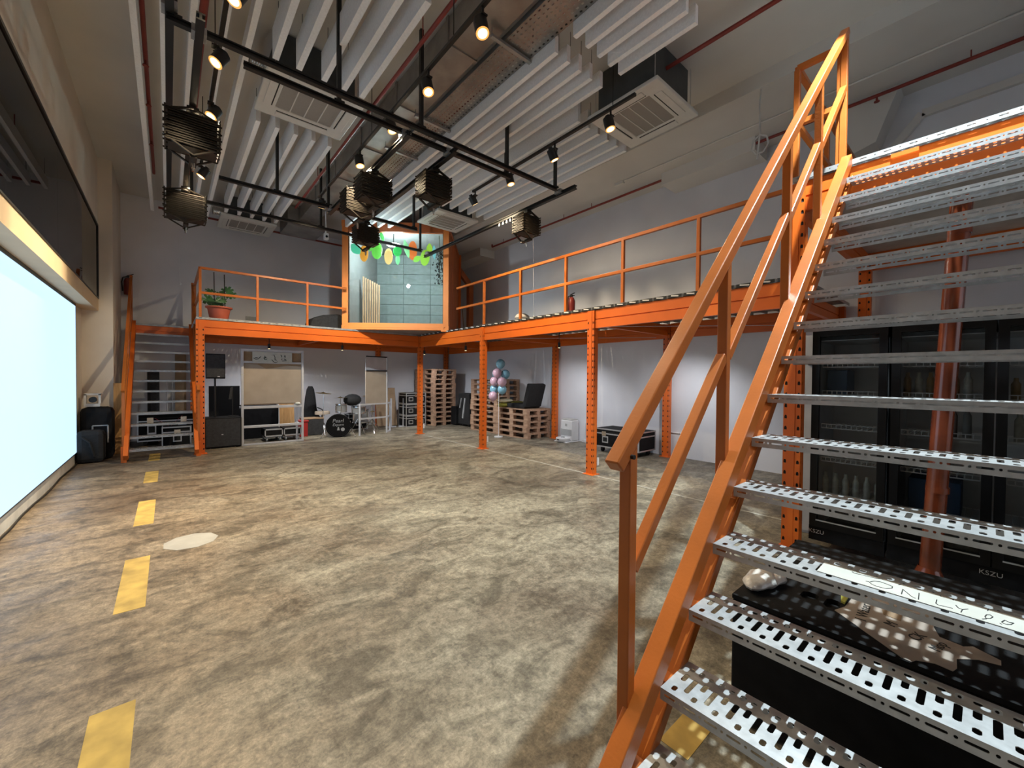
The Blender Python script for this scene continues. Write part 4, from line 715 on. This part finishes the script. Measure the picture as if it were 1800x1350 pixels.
def drum(x, y, z0, r, h, lab, nm, legs=3):
    t = thing(nm, lab, 'drum', (x, y, 0)); obj('shell', MB().tube((0, 0, z0), (0, 0, z0 + h), r, 24), 'dim_grey', t, True); obj('hoop', MB().tube((0, 0, z0 - .004), (0, 0, z0 + .018), r + .012, 24).tube((0, 0, z0 + h - .018), (0, 0, z0 + h + .006), r + .012, 24), 'chrome', t, True); obj('head', MB().tube((0, 0, z0 + h), (0, 0, z0 + h + .003), r - .004, 24), 'paper', t)
    for k in range(6): a = PI * k / 3 + .2; obj('lug', MB().cbox(((r + .01) * math.cos(a), (r + .01) * math.sin(a), z0 + h / 2), (.022, .022, h * .6)), 'chrome', t)
    for k in range(legs): a = 2 * PI * k / 3 + .9; obj('leg', MB().tube((.02 * math.cos(a), .02 * math.sin(a), z0 - .15), (.24 * math.cos(a), .24 * math.sin(a), .01), .009, 8), 'chrome', t)
    if legs: obj('stem', MB().tube((0, 0, z0 - .2), (0, 0, z0), .012, 8), 'chrome', t)
drum(3.72, 10.45, .55, .17, .17, 'chrome snare drum on a stand right of the bass drum', 'snare_drum'); drum(3.34, 10.62, .585, .13, .2, 'small rack tom above the bass drum', 'tom_drum', 0)
tm_ = drum(3.95, 10.95, .25, .2, .36, 'dark floor tom behind the snare drum', 'floor_tom')
def cymbal(x, y, z, r, tilt, lab, rz=0):
    t = thing('cymbal_stand', lab, 'cymbal', (x, y, 0)); obj('pole', MB().tube((0, 0, .2), (0, 0, z), .011, 8).tube((0, 0, z), (0, 0, z + .05), .007, 8), 'chrome', t)
    Q = Matrix.Rotation(rz, 3, 'Z') @ Matrix.Rotation(tilt, 3, 'X'); m = MB().lathe([(0, .03), (.03, .028), (.05, .014), (r * .6, .006), (r, 0), (r * .6, .003), (.04, .01), (0, .026)], 28); obj('cymbal', MB().add([Q @ Vector(v) + Vector((0, 0, z)) for v in m.v], m.f), 'brass', t, True)
    for k in range(3): a = 2 * PI * k / 3 + .4; obj('leg', MB().tube((.0, .0, .3), (.26 * math.cos(a), .26 * math.sin(a), .01), .009, 8), 'chrome', t)
cymbal(3.02, 11.0, 1.05, .19, .10, 'tall crash cymbal on a stand left behind the kit', .8); cymbal(3.42, 10.95, .92, .18, -.05, 'hi-hat cymbals above the rack tom'); cymbal(4.12, 10.6, .95, .23, .18, 'large ride cymbal on a stand at the right of the kit', 2.2)
cymbal(4.35, 11.15, .50, .1, 0, 'low small cymbal stand behind the ride cymbal')
tag(obj('black_bag', MB().ball((3.75, 11.0, .86), .24, .15, .16, 12, 7), 'black_fabric', smooth=True), 'black soft bag piled on the floor tom', 'bag')
tag(obj('drum_stool', MB().lathe([(0, .58), (.17, .58), (.18, .55), (.18, .50), (0, .50)], 18, (3.05, 11.2, 0)).tube((3.05, 11.2, 0), (3.05, 11.2, .5), .025), 'cardboard', smooth=True), 'beige round drum stool behind the bass drum', 'stool')
# tall panel frame right of the kit
pf = thing('panel_stand', 'narrow grey frame with a beige panel on top beside the drum kit', 'frame', (4.42, 10.35, 0), .9)
for nm, b in (('upright', (0, -.02, 0, .04, .02, 2.02)), ('upright', (-.62, .48, 0, -.58, .52, .78)), ('upright', (.32, -.02, 0, .36, .02, .80)), ('cross_rail', (.04, -.02, .76, .32, .02, .80)), ('cross_rail', (.04, -.02, .40, .32, .02, .44)), ('cross_rail', (.04, -.02, 0, .32, .02, .03))): obj(nm, MB().box(*b), 'frame_grey', pf)
obj('cross_rail', MB().bar((.02, 0, .78), (-.6, .5, .78), .03, .04).bar((.02, 0, .42), (-.6, .5, .42), .03, .04), 'frame_grey', pf)
obj('panel', MB().bar((.0, .02, 1.22), (-.48, .40, 1.22), .02, .84), 'cardboard', pf); obj('upper_panel', MB().bar((.0, .02, 1.82), (-.48, .40, 1.82), .015, .34), 'frame_grey', pf); obj('frame_bar', MB().bar((.0, .0, 2.0), (-.48, .38, 2.0), .03, .03).bar((.0, .0, 1.64), (-.48, .38, 1.64), .03, .03), 'charcoal', pf)
tag(obj('cardboard_sheet', MB().obox((5.0, 11.75, .58), (.62, .03, 1.15), Matrix.Rotation(-.18, 3, 'X')), 'kraft'), 'brown cardboard sheet leaning on the back wall behind the grey frame', 'cardboard')
for x, y, lab in ((4.98, 11.35, 'grey T foot stand before the cardboard sheet'), (5.35, 11.3, 'grey T foot stand in front of the rack cases')):
    t = thing('t_stand', lab, 'stand', (x, y, 0)); obj('pole', MB().box(-.02, -.02, .03, .02, .02, .85), 'frame_grey', t); obj('foot', MB().box(-.15, -.03, 0, .15, .03, .03), 'frame_grey', t)
def flight_case(x, y, z, w, d, h, lab, rz=0, wheels=False, handles=1, grp=None):
    t = thing('flight_case', lab, 'flight case', (x, y, z), rz, grp); z0 = .10 if wheels else 0
    obj('body', MB().box(-w / 2, -d / 2, z0, w / 2, d / 2, z0 + h), 'black_box', t); e = .025; m = MB()
    for zz in (z0, z0 + h - e, z0 + h * .70): m.box(-w / 2 - .004, -d / 2 - .004, zz, w / 2 + .004, -d / 2 + .002, zz + e).box(-w / 2 - .004, d / 2 - .002, zz, w / 2 + .004, d / 2 + .004, zz + e).box(-w / 2 - .004, -d / 2, zz, -w / 2 + .002, d / 2, zz + e).box(w / 2 - .002, -d / 2, zz, w / 2 + .004, d / 2, zz + e)
    for sx in (-1, 1):
        for sy in (-1, 1): m.box(sx * w / 2 - .022, sy * d / 2 - .022, z0, sx * w / 2 + .005 * sx, sy * d / 2 + .005 * sy, z0 + h)
    obj('edging', m, 'alu', t)
    for k in range(handles):
        xx = (k - (handles - 1) / 2) * w / handles * 1.1; H = obj('handle', MB().box(xx - .07, -d / 2 - .008, z0 + h * .25, xx + .07, -d / 2, z0 + h * .60), 'alu', t); obj('recess', MB().box(xx - .05, -d / 2 - .01, z0 + h * .31, xx + .05, -d / 2 - .007, z0 + h * .54), 'slot_dark', H)
    for xx in (-w * .3, w * .3) if wheels else (0,): obj('latch', MB().box(xx - .05, -d / 2 - .014, z0 + h * .62, xx + .05, -d / 2 - .002, z0 + h * .85), 'chrome', t)
    obj('lid_strip', MB().box(-w / 2 + .03, -d / 2 - .006, z0 + h * .80, w / 2 - .03, -d / 2 - .003, z0 + h * .84), 'slot_dark', t)
    if wheels:
        for sx in (-1, 1):
            for sy in (-1, 1): obj('caster', MB().tube((sx * (w / 2 - .1) - .02, sy * (d / 2 - .09), .045), (sx * (w / 2 - .1) + .02, sy * (d / 2 - .09), .045), .045, 14).box(sx * (w / 2 - .1) - .03, sy * (d / 2 - .09) - .03, .05, sx * (w / 2 - .1) + .03, sy * (d / 2 - .09) + .03, .10), 'black_metal', t)
    return t
for i, z in enumerate((0, .34, .68)): flight_case(5.66, 11.35, z, .62, .5, .335, ['bottom', 'middle', 'top'][i] + ' black rack case in the stack of three by the back wall', 0, False, 2, 'stacked rack cases')
flight_case(4.05, 11.6, 0, .5, .4, .45, 'small black case with silver edging behind the floor tom', 0, False, 1)
flight_case(7.0, 4.72, 0, 1.0, .56, .38, 'wide black flight case with silver edges on wheels by the right wall', -PI / 2, True, 2)
# pallets
def make_pallet():
    t = thing('pallet', 'x', 'pallet', (0, 0, 0)); b1 = MB().box(-.6, -.0725, 0, .6, .0725, .022); d = None
    for y in (-.3275, -.15, 0, .15, .3275):
        if d is None: d = obj('deck_board', b1, 'pallet_wood', t); d.location = (0, y, .122)
        else: again(d, t, (0, y, .122))
    s = obj('stringer_board', MB().box(-.0725, -.4, 0, .0725, .4, .022), 'pallet_wood_y', t); s.location = (-.5275, 0, .1)
    for x in (0, .5275): again(s, t, (x, 0, .1))
    bk = obj('block', MB().box(-.0725, -.05, 0, .0725, .05, .078), 'pallet_wood', t); bk.location = (-.5275, -.35, .022)
    for x in (-.5275, 0, .5275):
        for y in (-.35, 0, .35):
            if not (x < -.5 and y < -.3): again(bk, t, (x, y, .022))
    r = obj('runner', MB().box(-.6, -.05, 0, .6, .05, .022), 'pallet_wood', t); r.location = (0, -.35, 0)
    for y in (0, .35): again(r, t, (0, y, 0))
    return t
P0 = make_pallet(); first = True
def stack(x, y, rz, n, where, jit=.012):
    global first
    for i in range(n):
        jx, jy = random.uniform(-jit, jit), random.uniform(-jit, jit); a = rz + random.uniform(-.02, .02)
        lab = f'{"bottom" if i == 0 else "topmost" if i == n - 1 else ORD[i] + " from the floor"} wooden pallet in the {where}'
        if first: P0.location = (x + jx, y + jy, i * .1443); P0.rotation_euler = (0, 0, a); P0['label'] = lab; P0['group'] = 'pallets of the ' + where; first = False
        else: o = dup(P0, (x + jx, y + jy, i * .1443), a, lab, 'pallets of the ' + where)
stack(6.52, 11.5, PI / 2, 12, 'tall stack in the back corner'); stack(7.0, 9.0, PI / 2, 10, 'middle stack by the right wall'); stack(6.98, 7.77, PI / 2, 5, 'lower stack with the black seat')
zt = 5 * .1443 + .003
fs = thing('floor_chair', 'black folding floor chair cushion lying on the lower pallets', 'chair', (6.95, 7.45, zt)); obj('seat', MB().box(-.28, -.05, 0, .28, .62, .11), 'black_fabric', fs, bevel=.03); obj('backrest', MB().obox((.0, -.12, .33), (.56, .12, .6), Matrix.Rotation(.30, 3, 'X')), 'black_fabric', fs, bevel=.03)
def cushion(x, y, z, mat, lab, s=1.0): return tag(obj('cushion', MB().ball((x, y, z + .06 * s), .24 * s, .22 * s, .06 * s, 16, 8), mat, smooth=True), lab, 'cushion', 'cushions on the pallets')
cushion(6.75, 8.22, zt, 'cushion_lime', 'lower lime green cushion of the pair on the lower pallets', .9); cushion(6.75, 8.22, zt + .108, 'cushion_cream', 'upper cream cushion of the pair on the lower pallets', .9); cushion(7.12, 8.2, zt, 'cushion_lime', 'lime cushion resting behind the black floor chair', 1.2)
tag(obj('cushion', MB().box(6.6, 8.15, zt - .001, 6.75, 8.35, zt + .012), 'cushion_lime', bevel=.005), 'flat lime mat peeking out at the pallet edge', 'mat')
# balloons
bal = [(0, 'balloon_blue', 6.30, 7.87, 1.83, 'single blue balloon at the top of the column'), (0, 'balloon_blue', 6.42, 8.18, 1.58, 'left upper blue balloon'), (0, 'balloon_blue', 6.45, 7.86, 1.57, 'half hidden upper blue balloon'), (0, 'balloon_pink', 6.24, 7.93, 1.60, 'upper pink balloon of the column'), (0, 'balloon_pink', 6.25, 8.05, 1.39, 'middle left pink balloon'), (0, 'balloon_pink', 6.25, 7.74, 1.38, 'middle right pink balloon'), (0, 'balloon_blue', 6.30, 8.12, 1.19, 'lower left blue balloon'), (0, 'balloon_blue', 6.30, 7.80, 1.19, 'lower right blue balloon'), (0, 'balloon_pink', 6.22, 8.06, 1.02, 'lowest pink balloon')]
for _, mt, x, y, z, lab in bal:
    t = thing('balloon', lab + ' before the pallets', 'balloon', (x, y, z), 0, 'balloon column'); obj('skin', MB().lathe2([(0, -1.1), (.08, -1.07), (.45, -.9), (.8, -.58), (.97, -.15), (.97, .25), (.78, .65), (.42, .92), (0, 1.02)], 18, (0, 0, 0), .115, .115, .118), mt, t, True); obj('knot', MB().tube((0, 0, -.16), (0, 0, -.14), .012, 8, .004), mt, t)
tag(obj('balloon_stand', MB().tube((6.30, 7.93, 0), (6.30, 7.93, 1.75), .006, 8).lathe([(0, .02), (.11, .02), (.11, 0)], 16, (6.30, 7.93, 0)), 'white_plastic', smooth=True), 'thin white pole holding the balloon column', 'stand')
# trolleys, board by pallets
tr = thing('folded_trolley', 'folded black trolley bag standing between the pallet stacks', 'trolley', (6.98, 10.3, 0)); obj('body', MB().box(-.16, -.3, .05, .2, .3, 1.0), 'black_fabric', tr, bevel=.03); obj('strap', MB().bar((-.17, -.1, .85), (-.17, .02, .25), .03, .06).bar((-.17, .1, .85), (-.17, .18, .55), .03, .03), 'grey_plastic', tr)
for y in (-.22, .22): obj('wheel', MB().tube((-.12, y, .05), (-.08, y, .05), .05, 12), 'black_metal', tr)
tag(obj('wood_plank', MB().box(7.3, 10.0, 0, 7.36, 10.15, 1.45), 'plywood'), 'orange brown plank standing against the right wall behind the trolley', 'plank')
tag(obj('black_suitcase', MB().box(6.75, 10.62, .02, 7.0, 10.9, .58), 'black_box', bevel=.02), 'small black suitcase beside the tall pallet stack', 'suitcase')
# robot vacuum
rv = thing('vacuum_dock', 'white cleaning dock by the right wall', 'vacuum', (7.25, 6.42, 0)); obj('tower', MB().box(-.12, -.17, .02, .14, .17, .50), 'white_plastic', rv, bevel=.02); obj('lower_front', MB().box(-.126, -.165, .14, -.118, .165, .29), 'grey_plastic', rv); obj('logo', MB().box(-.124, -.03, .36, -.12, .03, .42), 'grey_plastic', rv); obj('base', MB().box(-.32, -.19, 0, .14, .19, .02), 'white_plastic', rv, bevel=.006); obj('top_tray', MB().box(-.1, -.15, .50, .12, .15, .53), 'olive_bag', rv, bevel=.01)
rb = thing('robot_vacuum', 'round white robot vacuum parked at the cleaning dock', 'vacuum', (7.02, 6.42, .021)); obj('body', MB().lathe([(0, 0), (.15, 0), (.165, .02), (.165, .075), (.155, .085), (0, .085)], 24), 'white_plastic', rb, True); obj('turret', MB().lathe([(0, .105), (.04, .105), (.045, .085)], 16), 'grey_plastic', rb, True); obj('sensor', MB().cbox((-.155, -.0, .05), (.03, .06, .02)), 'black_gloss', rb)
tag(obj('power_adapter', MB().box(7.36, 6.0, 0, 7.42, 6.14, .06).tube((7.405, 6.07, .05), (7.405, 6.07, .45), .006), 'white_plastic', bevel=.004), 'white power adapter with a cable on the right wall base', 'adapter')
s3 = thing('wall_socket', 'white wall socket low on the right wall beside the rear post', 'socket', (XR, 3.67, .43)); obj('plate', MB().box(-.025, -.09, -.05, 0, .09, .05), 'white_plastic', s3, bevel=.004); obj('conduit', MB().tube((-.012, .09, .03), (-.012, .5, .03), .009), 'white_plastic', s3)
for (x, y, lab) in ((5.11, 9.62, 'white tag plate low on the corner post'), (5.085, 6.79, 'white tag plate low on the second post'), (5.085, 3.93, 'white tag plate low on the third post')): tag(obj('tag_plate', MB().box(x, y - .012, .14, x + .03, y, .26), 'white_plastic'), lab, 'tag')
# spot heads under the deck
for i, (x, y) in enumerate(((5.35, 8.0), (6.2, 5.8), (1.8, 10.9), (3.2, 10.1), (5.5, 10.3), (6.3, 3.2))):
    t = thing('under_deck_lamp', ['small black lamp under the deck between the first two right posts', 'small black lamp under the right deck before the balloons', 'small black lamp above the grey tube frame', 'small black lamp above the drum kit', 'small black lamp beside the corner post', 'small black lamp under the right deck by the wheeled case'][i], 'lamp', (x, y, 2.12)); obj('head', MB().tube((0, 0, 0), (0, 0, .11), .028, 12), 'black_metal', t, True); obj('arm', MB().tube((0, 0, .11), (0, 0, ZM - 2.12), .008, 8), 'black_metal', t); obj('lens', MB().tube((0, 0, -.003), (0, 0, 0), .022, 12), 'bulb', t)
    light('under_deck_light', 'SPOT', (x, y, 2.10), 22, (.97, .98, 1), (.25 if x > 4.5 else 0, .25, -1), .03, angle=140, blend=.8)
# ------------------------------------------------------------------ left corner clutter
def softbag(x, y, w, d, h, lab, nm='backpack', mat='black_fabric'):
    t = thing(nm, lab, 'bag', (x, y, 0)); m = MB().box(-w / 2, -d / 2, 0, w / 2, d / 2, h); obj('body', m, mat, t, bevel=min(w, d) * .28); return t
t = softbag(-.95, 10.15, .42, .3, .92, 'tall black trolley case in the corner beside the screen', 'trolley_case', 'black_box'); obj('handle', MB().path([(-.05, -.15, .35), (-.05, -.165, .6), (.14, -.165, .6), (.14, -.165, .3)], .012), 'grey_plastic', t, True)
t = softbag(-1.0, 9.82, .34, .26, .55, 'slumped black backpack in front of the trolley case'); obj('strap', MB().path([(-.1, -.13, .45), (0, -.16, .35), (.05, -.14, .1)], .015), 'black_fabric', t, True)
lc = thing('lamp_case', 'small pale device with a bracket on top of the black trolley case', 'device', (-1.0, 10.2, .925)); obj('body', MB().box(-.12, -.06, 0, .08, .06, .05), 'ac_white', lc); obj('bracket', MB().box(-.12, -.05, .05, -.09, .05, .22).box(.06, -.05, .05, .09, .05, .22).box(-.12, -.05, .2, .09, .05, .23), 'ac_white', lc); obj('lens', MB().tube((-.01, -.07, .12), (-.01, .04, .12), .05, 12), 'black_metal', lc)
tag(obj('wood_plank', MB().box(-.78, 10.54, 0, -.66, 10.58, 1.33), 'plywood'), 'tall orange plywood plank leaning at the column edge', 'plank')
tag(obj('flat_case', MB().box(-.70, 10.9, 0, -.62, 11.7, 1.35), 'black_box'), 'black upright flat case between column and far stairs', 'case')
fc = flight_case(-.02, 11.55, 0, .9, .5, .58, 'black flight case crossed with red tape under the far stairs', 0, True, 2)
m = MB(); m.bar((-.2, -.262, .58), (.28, -.262, .22), .004, .05, (0, 1, 0)).bar((-.12, -.264, .2), (.25, -.264, .62), .004, .05, (0, 1, 0)); obj('red_tape', m, 'red_tape', fc)
fg = thing('garment_rack', 'thin grey rack uprights behind the far stairs', 'rack', (-.05, 11.95, 0))
for x in (-.12, .02, .12): obj('pole', MB().tube((x, 0, .0), (x, 0, 1.35), .009, 8), 'frame_grey', fg)
obj('rail', MB().box(-.14, -.012, 1.33, .14, .012, 1.36), 'frame_grey', fg)
softbag(-.25, 11.95, .2, .2, 1.6, 'tall dark rolled bag standing behind the far stairs', 'rolled_bag', 'charcoal'); tag(obj('brown_board', MB().box(.12, 12.2, 0, .32, 12.24, 2.0), 'kraft'), 'tall brown board against the wall behind the far stairs', 'board')
flight_case(.14, 11.05, 0, .45, .3, .42, 'small silver edged case on the floor beneath the far stairs', 0, False, 1)
